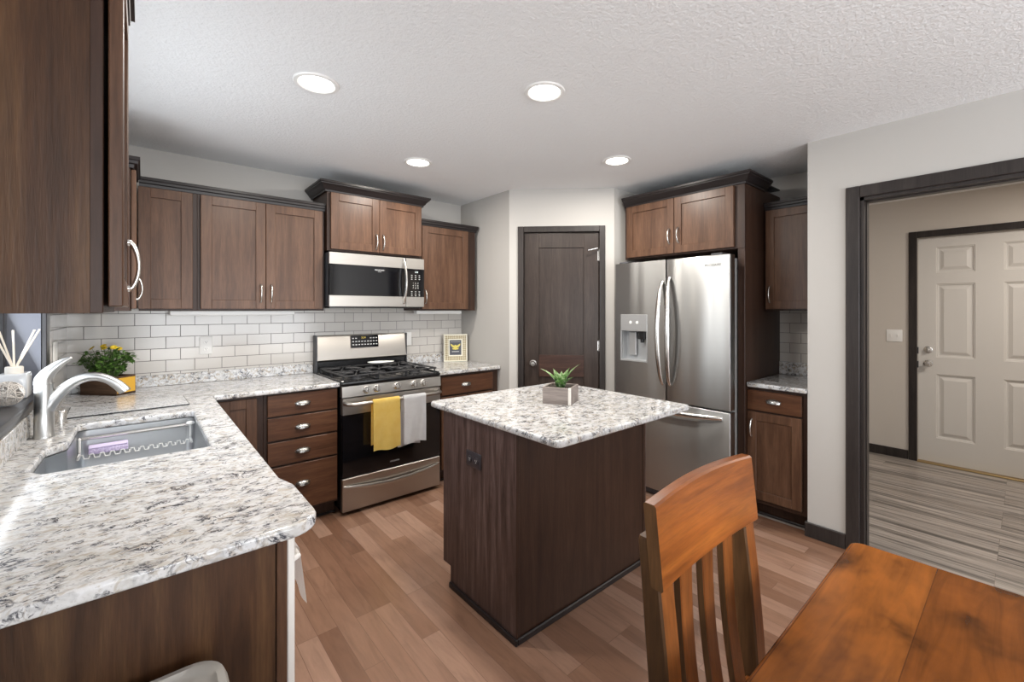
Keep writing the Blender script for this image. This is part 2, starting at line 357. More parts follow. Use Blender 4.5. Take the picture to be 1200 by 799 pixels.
# stub + corner pantry walls
XP, YP, XQ, YQ = 2.7406, -0.7662, 3.3738, -1.4046
bm = new_bm(); prism(bm, [(XP, 0), (XP, YP), (XP+0.1, YP+0.042), (XP+0.1, 0)], 0, HC)
prism(bm, [(XQ, YQ), (4.1, YQ), (4.1, YQ+0.1), (XQ+0.042, YQ+0.1)], 0, HC)
RD = Matrix.Translation((XP, YP, 0)) @ Matrix.Rotation(-PI/4, 4, 'Z')       # local x along the diagonal, local -y to the room
for a, b, z0 in ((0, 0.112, 0), (0.788, 0.898, 0), (0.112, 0.788, 2.09)):
    prism(bm, [(a, 0), (b, 0), (b, 0.1), (a, 0.1)], z0, HC, RD)
struct('wall_pantry', bm, M_wall)
bm = new_bm(); box(bm, 4.1, 4.22, -2.93, 0, 0, HC); struct('wall_right', bm, M_wall)
XW, YW = 3.4696, -2.8132; OY0, OY1, OZ = -4.08, -3.078, 2.055
bm = new_bm(); box(bm, XW, XW+0.12, OY1, YW, 0, HC); box(bm, XW, XW+0.12, OY0, OY1, OZ, HC); box(bm, XW, XW+0.12, -7, OY0, 0, HC)
box(bm, XW+0.12, 4.1, YW-0.11, YW, 0, HC)
struct('wall_entry', bm, M_wall)
XH = 5.797; DY0, DY1, DZ = -3.955, -3.037, 2.075
bm = new_bm(); box(bm, XH, XH+0.12, DY1, -2.3, 0, HC); box(bm, XH, XH+0.12, DY0, DY1, DZ, HC); box(bm, XH, XH+0.12, -5.2, DY0, 0, HC)
box(bm, 4.22, XH, -2.42, -2.3, 0, HC); box(bm, XW+0.12, XH, -5.32, -5.2, 0, HC)
struct('wall_hall', bm, M_hwall)
# tile
bm = new_bm(); box(bm, 0.0, XP, -0.008, 0, 0.94, 1.42); struct('wall_tile_back', bm, M_tile)
bm = new_bm(); box(bm, 0.0, 0.008, -0.735, -0.008, 0.94, 1.42); struct('wall_tile_left', bm, M_tiley)
bm = new_bm(); box(bm, 4.092, 4.1, YW, -2.445, 0.94, 1.42); struct('wall_tile_right', bm, M_tiley)
# baseboards
bm = new_bm(); box(bm, XW-0.014, XW, -3.013, YW+0.014, 0, 0.09, 0.004); box(bm, XW, XW+0.02, YW, YW+0.014, 0, 0.09, 0.004); struct('baseboard_entry', bm, M_trim)
bm = new_bm(); box(bm, XH-0.014, XH, -2.972, -2.42, 0, 0.085, 0.004); struct('baseboard_hall', bm, M_trim)
# casings
def casing(name, a0, a1, top, w, t, M):
    bm = new_bm()
    box(bm, a0-w, a0, -t, 0, 0, top+w, 0.003); box(bm, a1, a1+w, -t, 0, 0, top+w, 0.003); box(bm, a0, a1, -t, 0, top, top+w, 0.003)
    bm.transform(M); return struct(name, bm, M_trim)
RW = Matrix.Translation((XW, OY1, 0)) @ Matrix.Rotation(-PI/2, 4, 'Z')
casing('trim_1', 0, OY1-OY0, OZ, 0.066, 0.018, RW)
bm = new_bm(); box(bm, XW-0.002, XW+0.122, OY1-0.018, OY1, 0, OZ); box(bm, XW-0.002, XW+0.122, OY0, OY0+0.018, 0, OZ); box(bm, XW-0.002, XW+0.122, OY0, OY1, OZ-0.018, OZ)
box(bm, XW+0.04, XW+0.075, OY1-0.024, OY1-0.018, 0, OZ-0.018); box(bm, XW+0.04, XW+0.075, OY0+0.018, OY1-0.018, OZ-0.024, OZ-0.018); struct('trim_2', bm, M_trim)
bm = new_bm(); box(bm, 3.515, 3.55, OY0+0.018, OY1-0.018, 0, 0.006, 0.002); struct('trim_5', bm, M_hfloor)
RH = Matrix.Translation((XH, DY1, 0)) @ Matrix.Rotation(-PI/2, 4, 'Z')
casing('trim_3', 0, DY1-DY0, DZ, 0.06, 0.018, RH)
casing('trim_4', 0.126, 0.772, 2.075, 0.05, 0.018, RD)
bm = new_bm(); box(bm, 0.112, 0.126, -0.001, 0.1, 0, 2.075); box(bm, 0.772, 0.788, -0.001, 0.1, 0, 2.075); box(bm, 0.112, 0.788, -0.001, 0.1, 2.075, 2.09); bm.transform(RD); struct('trim_6', bm, M_trim)

# pantry door: two flat recessed panels
def shaker(bm, x0, x1, z0, z1, yf, t=0.02, r=0.057, rec=0.009, rails=()):
    zs = [z0] + [z for ab in rails for z in ab] + [z1]
    box(bm, x0, x0+r, yf, yf+t, z0, z1, 0.0018); box(bm, x1-r, x1, yf, yf+t, z0, z1, 0.0018)
    box(bm, x0+r-0.001, x1-r+0.001, yf, yf+t, z0, z0+r, 0.0018); box(bm, x0+r-0.001, x1-r+0.001, yf, yf+t, z1-r, z1, 0.0018)
    for a, b in rails: box(bm, x0+r-0.001, x1-r+0.001, yf, yf+t, a, b, 0.0018)
    box(bm, x0+r-0.004, x1-r+0.004, yf+rec, yf+t-0.002, z0+r-0.004, z1-r+0.004)
d1 = new_bm(); shaker(d1, 0.129, 0.769, 0.012, 2.071, 0.012, 0.035, 0.128, 0.012)
box(d1, 0.255, 0.643, 0.022, 0.045, 0.83, 1.018)
door1 = struct('door_1', d1, M_pdoor); door1.matrix_world = RD
bm = new_bm(); box(bm, 0.256, 0.642, 0.0115, 0.021, 0.83, 1.018, 0.0018); obj('rail', bm, wood('espresso_rail_reflection', (0.042, 0.023, 0.018), (0.056, 0.030, 0.023), (0.075, 0.041, 0.032), axis='x', rough=0.33), door1)  # crosswise mid rail, with a warm reflection put into its redder colour
bm = new_bm(); lathe(bm, [(0, 0.062), (0.018, 0.060), (0.026, 0.050), (0.027, 0.040), (0.02, 0.030), (0.010, 0.024), (0.010, 0.008), (0.030, 0.006), (0.031, 0.0)], at((0.205, 0.0125, 0.944), (0, -1, 0)))
obj('knob', bm, M_chrome, door1)
for zc in (1.87, 1.10, 0.2):
    bm = new_bm(); tube(bm, [(0.771, -0.004, zc-0.045), (0.771, -0.004, zc+0.045)], 0.006, 10); box(bm, 0.758, 0.770, 0.006, 0.0125, zc-0.04, zc+0.04); obj('hinge', bm, M_chrome, door1)
bm = new_bm(); tube(bm, [(0.771, -0.006, 1.918), (0.771, -0.006, 1.93), (0.755, -0.03, 1.932), (0.69, -0.045, 1.915)], 0.005, 8); lathe(bm, [(0, 0.0), (0.009, 0.0), (0.009, 0.012), (0, 0.014)], at((0.69, -0.045, 1.915), (-1, 0.5, -0.2)), 10); obj('hinge_stop', bm, M_chrome, door1)

# hall door: six moulded panels
door2 = bpy.data.objects.new('door_2', None)
dw = DY1-DY0
def six_panel():
    bm = new_bm(); W_, Z1 = dw-0.006, DZ-0.004; x0 = 0.003; st = 0.12
    cols = [(0.125, 0.375), (dw-0.375, dw-0.125)]; rows = [(0.235, 0.82), (0.975, 1.645), (1.745, 1.98)]
    yf, yb = 0.028, 0.07
    xs = [x0, cols[0][0], cols[0][1], cols[1][0], cols[1][1], x0+W_]; zs = [0.012, *rows[0], *rows[1], *rows[2], Z1]
    hole = {(1, 1), (1, 3), (1, 5), (3, 1), (3, 3), (3, 5)}
    for i in range(5):
        for j in range(7):
            if (i, j) not in hole: box(bm, xs[i], xs[i+1], yf, yb, zs[j], zs[j+1])
    for a, b in cols:
        for c, d in rows:
            loops = []
            for ins, y in ((0, yf), (0.005, yf+0.006), (0.010, yf+0.006), (0.016, yf+0.014), (0.026, yf+0.014), (0.052, yf+0.003)):
                loops.append([bm.verts.new((x, y, z)) for x, z in ((a+ins, c+ins), (b-ins, c+ins), (b-ins, d-ins), (a+ins, d-ins))])
            for p, q in zip(loops, loops[1:]):
                for n in range(4): bm.faces.new((p[n], p[(n+1) % 4], q[(n+1) % 4], q[n]))
            bm.faces.new(loops[-1])
    bmesh.ops.remove_doubles(bm, verts=bm.verts[:], dist=1e-5)
    return bm
door2 = struct('door_2', six_panel(), M_hdoor, None, 20); door2.matrix_world = RH
for nm, zc in (('door_knob', 0.915), ('deadbolt', 1.04)):
    bm = new_bm(); p = [(0, 0.055), (0.020, 0.053), (0.028, 0.042), (0.024, 0.030), (0.011, 0.022), (0.011, 0.007), (0.032, 0.005), (0.033, 0)] if nm == 'door_knob' else [(0, 0.022), (0.022, 0.02), (0.024, 0.006), (0.032, 0.004), (0.033, 0)]
    lathe(bm, p, at((0.072, 0.028, zc), (0, -1, 0)))
    if nm == 'deadbolt': box(bm, 0.068, 0.076, -0.008, 0.01, zc-0.016, zc+0.016, 0.003)
    obj(nm, bm, M_chrome, door2)
bm = new_bm()
for zc in (0.9, 1.03): box(bm, 0.0005, 0.006, 0.0, 0.027, zc-0.03, zc+0.03)
obj('strike_plate', bm, M_iron, door2)
bm = new_bm(); box(bm, 0.0, dw, -0.03, 0.08, 0, 0.011, 0.003); bm.transform(RH); struct('trim_7', bm, M_brass)

# kitchen window: black casing, jamb, sill and sash
win = new_bm()
box(win, 0, 0.018, WY1, WY1+0.085, WZ0-0.06, WZ1+0.085, 0.003); box(win, 0, 0.018, WY0-0.085, WY0, WZ0-0.06, WZ1+0.085, 0.003); box(win, 0, 0.018, WY0, WY1, WZ1, WZ1+0.085, 0.003)
M_wintrim = mat('black_window_trim', (0.030, 0.028, 0.030), 0.3); M_jamb = mat('dark_window_jamb', (0.115, 0.12, 0.145), 0.3)
win1 = struct('window_1', win, M_wintrim)
bm = new_bm(); box(bm, -0.15, 0, WY1-0.004, WY1+0.014, WZ0, WZ1); box(bm, -0.15, 0, WY0-0.014, WY0+0.004, WZ0, WZ1); box(bm, -0.15, 0, WY0, WY1, WZ1-0.004, WZ1+0.01); obj('jamb', bm, M_jamb, win1)
bm = new_bm(); box(bm, -0.15, 0.019, WY0-0.085, WY1+0.085, WZ0-0.004, WZ0+0.018, 0.004, 2); box(bm, 0.0, 0.010, WY0-0.085, WY1+0.085, WZ0-0.03, WZ0-0.004, 0.002); obj('sill', bm, M_wintrim, win1)
bm = new_bm()
for a, b in ((WY0+0.004, WY0+0.05), (WY1-0.05, WY1-0.004), ((WY0+WY1)/2-0.025, (WY0+WY1)/2+0.025)): box(bm, -0.14, -0.1, a, b, WZ0+0.018, WZ1-0.004, 0.003)
box(bm, -0.14, -0.1, WY0+0.05, WY1-0.05, WZ0+0.018, WZ0+0.06, 0.003); box(bm, -0.14, -0.1, WY0+0.05, WY1-0.05, WZ1-0.045, WZ1-0.004, 0.003); obj('sash', bm, M_wintrim, win1)
bm = new_bm(); box(bm, -0.122, -0.118, WY0+0.05, WY1-0.05, WZ0+0.06, WZ1-0.045); obj('pane', bm, M_glass, win1)
bm = new_bm()
for y in (PY0, (PY0+PY1)/2, PY1): box(bm, -0.12, -0.05, y-0.05, y+0.05, 0, PZ1)
box(bm, -0.12, -0.05, PY0, PY1, PZ1-0.08, PZ1); box(bm, -0.12, -0.05, PY0, PY1, 0, 0.1); struct('door_3', bm, M_white)
bm = new_bm()
for x in (0.3, 1.27, 2.23, 3.2): box(bm, x-0.05, x+0.05, -7.1, -7.03, 0.4, 2.3)
box(bm, 0.3, 3.2, -7.1, -7.03, 0.4, 0.48); box(bm, 0.3, 3.2, -7.1, -7.03, 2.22, 2.3); struct('window_2', bm, M_white)

# ------------------------------------------------------------------ recessed ceiling lights
def make_light(label, loc):
    t = thing('recessed_light', label, 'light', loc, 0, 'recessed ceiling lights')
    bm = new_bm(); lathe(bm, [(0.074, 0.0), (0.074, -0.004), (0.080, -0.008), (0.094, -0.006), (0.098, -0.001), (0.098, 0.0)], None, 36); obj('trim_ring', bm, M_white, t)
    bm = new_bm(); lathe(bm, [(0, -0.0045), (0.05, -0.0042), (0.074, -0.003)], None, 36); obj('lens', bm, M_glow, t)
    return t
lights = [((0.944, -1.575), 'round recessed ceiling light closest to the sink side'), ((1.787, -2.203), 'round recessed ceiling light above the island front edge'),
          ((1.805, -0.90), 'small looking round recessed ceiling light in front of the microwave cabinet'), ((2.832, -1.839), 'round recessed ceiling light in front of the refrigerator')]
lt = None
for (x, y), lab in lights:
    lt = make_light(lab, (x, y, HC)) if lt is None else dup(lt, (x, y, HC), lab)
    l = bpy.data.lights.new('lamp', 'AREA'); l.shape = 'DISK'; l.size = 0.15; l.energy = LAMP_POWER; l.color = (1, 0.95, 0.87)
    o = bpy.data.objects.new('lamp', l); C.objects.link(o); o.location = (x, y, HC-0.012)
l = bpy.data.lights.new('hall_fill', 'AREA'); l.shape = 'DISK'; l.size = 0.3; l.energy = HALL_POWER; l.color = (1, 0.93, 0.85)  # added hallway lamp without a fixture, brightens the hall
o = bpy.data.objects.new('hall_fill', l); C.objects.link(o); o.location = (4.75, -4.35, HC-0.02)

# ------------------------------------------------------------------ cabinet kit
def pull(L=0.118, out=0.030, r=0.0048):
    """bow pull, vertical, feet at y=0, bow towards -y"""
    bm = new_bm(); pts = []; rs = []
    for i in range(17):
        u = i/16; s = math.sin(PI*u)
        pts.append((0, -out*(0.12+0.88*s**0.65) if 0 < u < 1 else -0.001, (u-0.5)*L)); rs.append(r*(1.25 if i in (0, 16) else 0.85+0.35*abs(u-0.5)*2))
    tube(bm, pts, rs, 10)
    for s in (-1, 1): lathe(bm, [(0.0075, 0), (0.007, 0.004), (0.004, 0.008)], at((0, 0, s*L*0.47), (0, -1, 0)), 12)
    return bm
def cup():
    bm = new_bm(); a, b, c = 0.045, 0.027, 0.030
    def f(u, v):
        th = PI*u; ph = PI/2*v
        return Vector((-a*math.cos(th)*(1 if v < 1 else 0.98), -b*math.sin(th)*math.cos(ph)-0.0005, c*math.sin(ph)*math.sin(th)**0.5 - 0.012))
    grid(bm, f, 20, 8); solid(bm, 0.0016)
    box(bm, -0.047, 0.047, -0.003, 0, 0.0, 0.004)
    return bm
PULL = None; CUP = None
def add_pull(parent, x, y, z, L=0.118, out=0.030):
    o = obj('handle', pull(L, out), M_chrome, parent, 60); o.location = (x, y, z); return o
def add_cup(parent, x, y, z):
    o = obj('handle', cup(), M_chrome, parent, 60); o.location = (x, y, z); return o
CR_S = [(0, 0), (0.008, 0), (0.010, 0.016), (0.018, 0.020), (0.019, 0.034), (0.024, 0.038), (0.024, 0.054), (0, 0.054)]
CR_M = [(o*1.6, h) for o, h in CR_S]
CR_L = [(0, 0), (0.010, 0), (0.012, 0.012), (0.020, 0.016), (0.028, 0.030), (0.040, 0.044), (0.048, 0.050), (0.049, 0.056), (0.056, 0.060), (0.056, 0.074), (0, 0.074)]
def crown(bm, x0, x1, yf, z, prof, left=True, right=True, lback=-0.002, rback=-0.002):
    path = []
    if left: path.append(((x0, lback), (-1, 0)))
    path.append(((x0, yf), (-1 if left else 0, -1))); path.append(((x1, yf), (1 if right else 0, -1)))
    if right: path.append(((x1, rback), (1, 0)))
    rings = [[bm.verts.new((p[0]+n[0]*o, p[1]+n[1]*o, z+h)) for o, h in prof] for p, n in path]
    m = len(prof)
    for a, b in zip(rings, rings[1:]):
        for k in range(m): bm.faces.new((a[k], a[(k+1) % m], b[(k+1) % m], b[k]))
    bm.faces.new(rings[0]); bm.faces.new(list(reversed(rings[-1])))
    box(bm, x0+0.001, x1-0.001, yf+0.001, -0.002, z+prof[-1][1]-0.012, z+prof[-1][1]-0.002)
def upper(label, loc, rz, w, depth, z0, z1, doors, prof=CR_S, cl=True, cr=True, crown_x=None, pz=0.105, L=0.118, lback=-0.002, rback=-0.002, group=None, gap=0.0025, out=0.030, skin=None):
    t = thing('upper_cabinet', label, 'cabinet', loc, rz, group)
    bm = new_bm(); box(bm, 0, w, -depth, -0.002, z0, z1, 0.0015); obj('carcass', bm, M_box, t)
    if skin: bm = new_bm(); box(bm, -0.003, -0.0002, -depth+0.017, -0.002, z0, z1, 0.0006); obj('side_panel', bm, skin, t)
    for x0, x1, hx, *zz in doors:
        a, b = zz if zz else (z0+0.012, z1-0.016)
        bm = new_bm(); shaker(bm, x0, x1, a, b, -depth-0.02-gap); d = obj('door', bm, M_cab, t)
        if hx is not None: add_pull(d, hx, -depth-0.02-gap, a+pz, L, out)
    bm = new_bm(); cx0, cx1 = crown_x or (0, w); crown(bm, cx0, cx1, -depth, z1-0.012, prof, cl, cr, lback, rback); obj('crown_moulding', bm, M_crown, t)
    return t
ZB, ZT = 1.402, 2.143
# back wall: single door, double door, above-microwave, single door
upper('narrow single-door dark wood upper cabinet in the corner on the tiled wall', (0.326, 0, 0), 0, 0.274, 0.31, ZB, ZT, [(-0.004, 0.250, None)], cl=False, cr=False)
upper('wide two-door dark wood upper cabinet with its two pulls side by side near the bottom', (0.600, 0, 0), 0, 0.752, 0.31, ZB, ZT, [(0.016, 0.371, 0.371-0.028), (0.374, 0.735, 0.374+0.03)], cl=False, cr=False, crown_x=(0, 0.757))
upper('raised two-door wood cabinet directly above the microwave, with wide crown', (1.3593, 0, 0), 0, 0.762, 0.355, 1.843, 2.285, [(0.022, 0.386, 0.386-0.026), (0.389, 0.750, 0.389+0.026)], prof=CR_L, pz=0.085, crown_x=(-0.004, 0.764))
upper('single-door wood upper cabinet between the microwave and the pantry wall', (2.126, 0, 0), 0, 0.572, 0.31, ZB, ZT, [(0.014, 0.480, 0.014+0.026)], cl=False)
# left wall, facing the room (local x runs along +y)
upper('large dark wood upper cabinet close to the camera, seen by its side panel', (0, -2.62, 0), PI/2, 0.42, 0.289, ZB, ZT, [(0.0, 0.417, 0.417-0.09)], prof=CR_M, pz=0.10, gap=0.0065, out=0.020, skin=M_oak)
upper('thin sliver of dark wood cabinet past the window at the tiled corner', (0, -0.725, 0), PI/2, 0.395, 0.295, ZB, ZT-0.003, [(0.012, 0.37, 0.06)], prof=CR_M, cr=False, pz=0.105, out=0.024)
# right: over the refrigerator, and the niche (local x runs along -y)
t = upper('two-door dark wood cabinet above the refrigerator, with wide crown', (4.1, -1.462, 0), -PI/2, 0.982, 0.65, 1.832, 2.285, [(0.028, 0.462, 0.462-0.035), (0.467, 0.914, 0.467+0.035)], prof=CR_L, cl=False, pz=0.135, rback=-0.30)
t = thing('cabinet_end_panel', 'tall dark wood panel standing beside the refrigerator, next to the niche', 'panel', (4.1, -2.397, 0), -PI/2)
bm = new_bm(); box(bm, 0.0, 0.047, -0.65, -0.63, 0, 1.8315, 0.0015); obj('front_stile', bm, M_box, t)
bm = new_bm(); box(bm, 0.025, 0.047, -0.6295, -0.004, 0.0, 1.8315); obj('sheet', bm, M_box, t)
upper('small single-door upper cabinet in the niche beside the refrigerator panel', (4.1, -2.447, 0), -PI/2, 0.362, 0.31, ZB, ZT, [(0.012, 0.335, 0.012+0.03)], cl=False, cr=False)

def base(label, loc, rz, w, depth, fronts, toe_x=None, top=0.884, low_body=None):
    t = thing('base_cabinet', label, 'cabinet', loc, rz)
    bm = new_bm()
    if low_body: box(bm, 0, w, -depth, -0.004, 0.1, low_body); box(bm, 0, w, -depth, -depth+0.02, low_body, top)
    else: box(bm, 0, w, -depth, -0.004, 0.1, top, 0.0015)
    obj('carcass', bm, M_box, t)
    bm = new_bm(); box(bm, 0, w, -depth+0.07, -0.01, 0, 0.1); obj('toe_kick', bm, M_box, t)
    bm = new_bm(); box(bm, 0, w, -depth+0.055, -depth+0.07, 0, 0.016, 0.004); obj('shoe_moulding', bm, M_crown, t)
    for kind, x0, x1, a, b, hx, hz in fronts:
        bm = new_bm()
        if kind == 'drawer':
            box(bm, x0, x1, -depth-0.0205, -depth-0.0005, a, b, 0.0025); d = obj('drawer', bm, M_cabx, t)
            if hx is not None: add_cup(d, hx, -depth-0.0205, hz)
        else:
            shaker(bm, x0, x1, a, b, -depth-0.0205); d = obj('door', bm, M_cab, t)
            if hx is not None: add_pull(d, hx, -depth-0.0205, hz)
    return t
base('dark corner base cabinet with one plain door behind the sink counter', (0.02, 0, 0), 0, 0.888, 0.605, [('door', 0.655, 0.85, 0.12, 0.868, None, 0)])
base('base cabinet with a stack of four brown drawers beside the range', (0.909, 0, 0), 0, 0.443, 0.605,
     [('drawer', 0.018, 0.436, 0.739, 0.872, 0.218, 0.806), ('drawer', 0.018, 0.436, 0.587, 0.728, 0.218, 0.655), ('drawer', 0.018, 0.436, 0.428, 0.574, 0.218, 0.50), ('drawer', 0.018, 0.436, 0.118, 0.415, 0.218, 0.287)])
base('base cabinet with one wide drawer between the range and pantry wall', (2.124, 0, 0), 0, 0.61, 0.605,
     [('drawer', 0.03, 0.545, 0.715, 0.862, 0.265, 0.79), ('door', 0.03, 0.285, 0.12, 0.70, 0.25, 0.6), ('door', 0.29, 0.545, 0.12, 0.70, 0.32, 0.6)])
base('small base cabinet with one drawer and one door in the niche beside the refrigerator', (4.1, -2.447, 0), -PI/2, 0.364, 0.60,
     [('drawer', 0.0, 0.33, 0.728, 0.862, 0.166, 0.80), ('door', 0.0, 0.33, 0.13, 0.716, 0.030, 0.605)])
base('sink base cabinet facing the room under the long counter', (0, -1.965, 0), PI/2, 1.325, 0.605,
     [('drawer', 0.02, 0.45, 0.74, 0.872, None, 0), ('drawer', 0.47, 0.90, 0.74, 0.872, None, 0), ('door', 0.02, 0.45, 0.12, 0.725, 0.42, 0.63), ('door', 0.47, 0.90, 0.12, 0.725, 0.50, 0.63)], low_body=0.60)
# end of the long run: side panel and white dishwasher
t = thing('cabinet_end_panel', 'broad dark wood panel closing the near end of the sink counter', 'panel', (0, -2.575, 0))
bm = new_bm(); box(bm, 0.0, 0.571, -0.013, 0, 0, 0.884); obj('sheet', bm, M_oak, t)
bm = new_bm(); box(bm, 0.573, 0.5945, -0.018, 0, 0, 0.884, 0.0015); obj('stile', bm, M_cab, t)
t = thing('dishwasher', 'white dishwasher seen edge-on at the end of the sink counter', 'dishwasher', (0, -2.59, 0), PI/2)
bm = new_bm(); box(bm, 0.02, 0.62, -0.592, -0.05, 0.1, 0.87); obj('tub', bm, M_fbody, t)
bm = new_bm(); box(bm, 0.003, 0.62, -0.612, -0.5955, 0.0, 0.88, 0.003); obj('door', bm, M_appl, t)
bm = new_bm(); tube(bm, [(0.05, -0.613, 0.80), (0.06, -0.632, 0.80), (0.56, -0.632, 0.80), (0.57, -0.613, 0.80)], 0.007, 10); obj('handle', bm, M_appl, t)

# ------------------------------------------------------------------ countertops
t = thing('countertop', 'long white speckled stone countertop around the sink', 'countertop', (0, 0, 0.884))
SINK = [(0.115, -1.765), (0.53, -1.765), (0.53, -1.03), (0.135, -1.03), (0.132, -1.36), (0.083, -1.43), (0.078, -1.70)]
lp = rounded([(0.001, -0.001), (1.3545, -0.001), (1.3545, -0.648), (0.648, -0.648), (0.648, -2.26), (0.668, -2.34), (0.668, -2.613), (0.001, -2.613)], [0, 0, 0.004, 0.006, 0.05, 0.05, 0.07, 0])
sk = rounded(list(reversed(SINK)), 0.02)
slab('top', [lp, sk], 0, 0.03, 0.008, M_stone2, t)
bm = new_bm(); box(bm, 0.0085, 1.3545, -0.0275, -0.0085, 0.0305, 0.102, 0.002); box(bm, 0.0005, 0.012, -2.60, -0.735, 0.0305, 0.117, 0.002); box(bm, 0.0085, 0.0275, -0.734, -0.0285, 0.0305, 0.102, 0.002); obj('backsplash_strip', bm, M_stone3, t)
t = thing('countertop', 'short stone countertop between the range and the pantry wall', 'countertop', (2.1215, 0, 0.884))
slab('top', [rounded([(0.001, -0.001), (0.618, -0.001), (0.618, -0.648), (0.001, -0.648)], [0, 0, 0.01, 0.004])], 0, 0.03, 0.008, M_stone, t)
bm = new_bm(); box(bm, 0.001, 0.618, -0.0275, -0.0085, 0.0305, 0.102, 0.002); obj('backsplash_strip', bm, M_stone3, t)
t = thing('countertop', 'small stone countertop in the niche beside the refrigerator', 'countertop', (4.1, -2.446, 0.884), -PI/2)
slab('top', [rounded([(0.0, -0.001), (0.365, -0.001), (0.365, -0.628), (-0.02, -0.655), (-0.02, -0.652), (0.0, -0.652)][:1] + [(0.365, -0.001), (0.365, -0.645), (0.0, -0.645)], [0, 0, 0.004, 0.02])], 0, 0.03, 0.008, M_stone, t)
bm = new_bm(); box(bm, 0.001, 0.365, -0.0275, -0.0085, 0.0305, 0.125, 0.002); obj('backsplash_strip', bm, M_stone3, t)

# ------------------------------------------------------------------ island
t = thing('kitchen_island', 'dark wood kitchen island standing in the middle of the floor', 'island', (1.527, -2.305, 0))
bm = new_bm(); box(bm, 0.012, 0.936, 0.012, 0.50, 0, 0.883); box(bm, 0.012, 0.936, 0.50, 0.575, 0.105, 0.883); obj('carcass', bm, M_panel, t)
bm = new_bm(); prism(bm, [(0, 0), (0.52, 0), (0.52, 0.105), (0.590, 0.105), (0.590, 0.883), (0, 0.883)], 0, 0.012, Matrix(((0, 0, 1, 0), (1, 0, 0, 0), (0, 1, 0, 0), (0, 0, 0, 1)))); obj('side_panel', bm, M_panel, t)
bm = new_bm(); box(bm, 0.0125, 0.936, 0.0, 0.012, 0, 0.883); box(bm, 0.918, 0.938, -0.004, 0.012, 0.0, 0.883, 0.001); box(bm, -0.001, 0.0125, -0.004, 0.001, 0.0, 0.883, 0.001); obj('back_panel', bm, M_box, t)
bm = new_bm(); box(bm, -0.012, 0.0, -0.012, 0.52, 0, 0.03, 0.004); box(bm, 0.0, 0.938, -0.012, 0.0, 0, 0.03, 0.004); obj('base_moulding', bm, M_crown, t)
bm = new_bm(); box(bm, 0.9365, 0.9485, 0.0, 0.575, 0.105, 0.883); obj('side_panel', bm, M_panel, t)
for x0, x1 in ((0.02, 0.465), (0.475, 0.925)):
    bm = new_bm(); shaker(bm, -x1, -x0, 0.12, 0.87, -0.596); bm.transform(Matrix.Rotation(PI, 4, 'Z')); obj('door', bm, M_cab, t)
t = thing('countertop', 'square white speckled stone countertop on the kitchen island', 'countertop', (1.515, -2.562, 0.884))
slab('top', [rounded([(0, 0), (0.985, 0), (0.985, 0.978), (0, 0.978)], 0.028)], 0, 0.03, 0.011, M_stone, t, 4)

# ------------------------------------------------------------------ electrical plates
def plate(label, loc, rz, w=0.072, h=0.118, kind='outlet', m=M_white, cat='outlet', md=None):
    t = thing('electrical_outlet' if kind == 'outlet' else 'light_switch', label, cat, loc, rz)
    bm = new_bm(); box(bm, -w/2, w/2, -0.006, 0, -h/2, h/2, 0.003, 2); obj('plate', bm, m, t)
    n = 2
    horiz = w > h
    for i in (-1, 1):
        cx, cz = (i*w*0.22, 0) if horiz else (0, i*h*0.2)
        bm = new_bm()
        if kind == 'outlet':
            lathe(bm, [(0, 0.0035), (0.0145, 0.0035), (0.0155, 0.0025), (0.0155, 0)], at((cx, -0.006, cz), (0, -1, 0)), 20)
            f = obj('receptacle', bm, m, t); bm = new_bm()
            a, b = (0.004, 0.0055)
            for s in (-1, 1): box(bm, cx+s*b-0.0009, cx+s*b+0.0009, -0.0099, -0.0094, cz-0.001, cz+0.007)
            lathe(bm, [(0, 0.0004), (0.0022, 0.0004), (0.0022, 0)], at((cx, -0.0095, cz-0.006), (0, -1, 0)), 10); obj('slots', bm, md or M_dgrey, f)
        elif horiz:
            box(bm, cx-0.005, cx+0.005, -0.012, -0.006, -0.011, 0.011, 0.002); obj('toggle', bm, m, t)
    if kind == 'rocker':
        bm = new_bm(); box(bm, -0.016, 0.016, -0.0095, -0.006, -0.033, 0.033, 0.002); obj('rocker', bm, m, t)
    return t
plate('white duplex outlet on the tiled wall under the wide double-door cabinet', (0.671, -0.0085, 1.163), 0)
plate('white switch plate on the tiled wall just past the range', (2.163, -0.0085, 1.147), 0, 0.075, 0.12, 'rocker', cat='switch')
plate('white switch plate on the side tile beside the window', (0.0085, -0.515, 1.19), PI/2, 0.115, 0.118, 'rocker', cat='switch')
M_dplate = mat('dark_outlet_plate', (0.035, 0.030, 0.034), 0.35)
plate('dark brown outlet on the side of the kitchen island', (1.5265, -1.995, 0.699), -PI/2, 0.118, 0.074, 'outlet', M_dplate, md=M_btn)
plate('white double switch on the hallway wall beside the entry door', (XH-0.0005, -2.872, 1.16), -PI/2, 0.118, 0.118*0.98, 'switch', cat='switch')

# ------------------------------------------------------------------ under-cabinet lights
for lab, x0, x1, y, zt in (('long thin white light bar under the wide double-door cabinet', 0.47, 1.17, -0.22, ZB-0.013), ('short white light bar under the cabinet past the microwave', 2.14, 2.60, -0.2, ZB-0.013)):
    t = thing('under_cabinet_light', lab, 'light', (x0, y, zt))
    bm = new_bm(); box(bm, 0, x1-x0, -0.03, 0.03, -0.016, 0.012, 0.003); obj('housing', bm, M_white, t)
    bm = new_bm(); box(bm, 0.01, x1-x0-0.01, -0.022, 0.022, -0.019, -0.016, 0.001); obj('diffuser', bm, M_white, t)

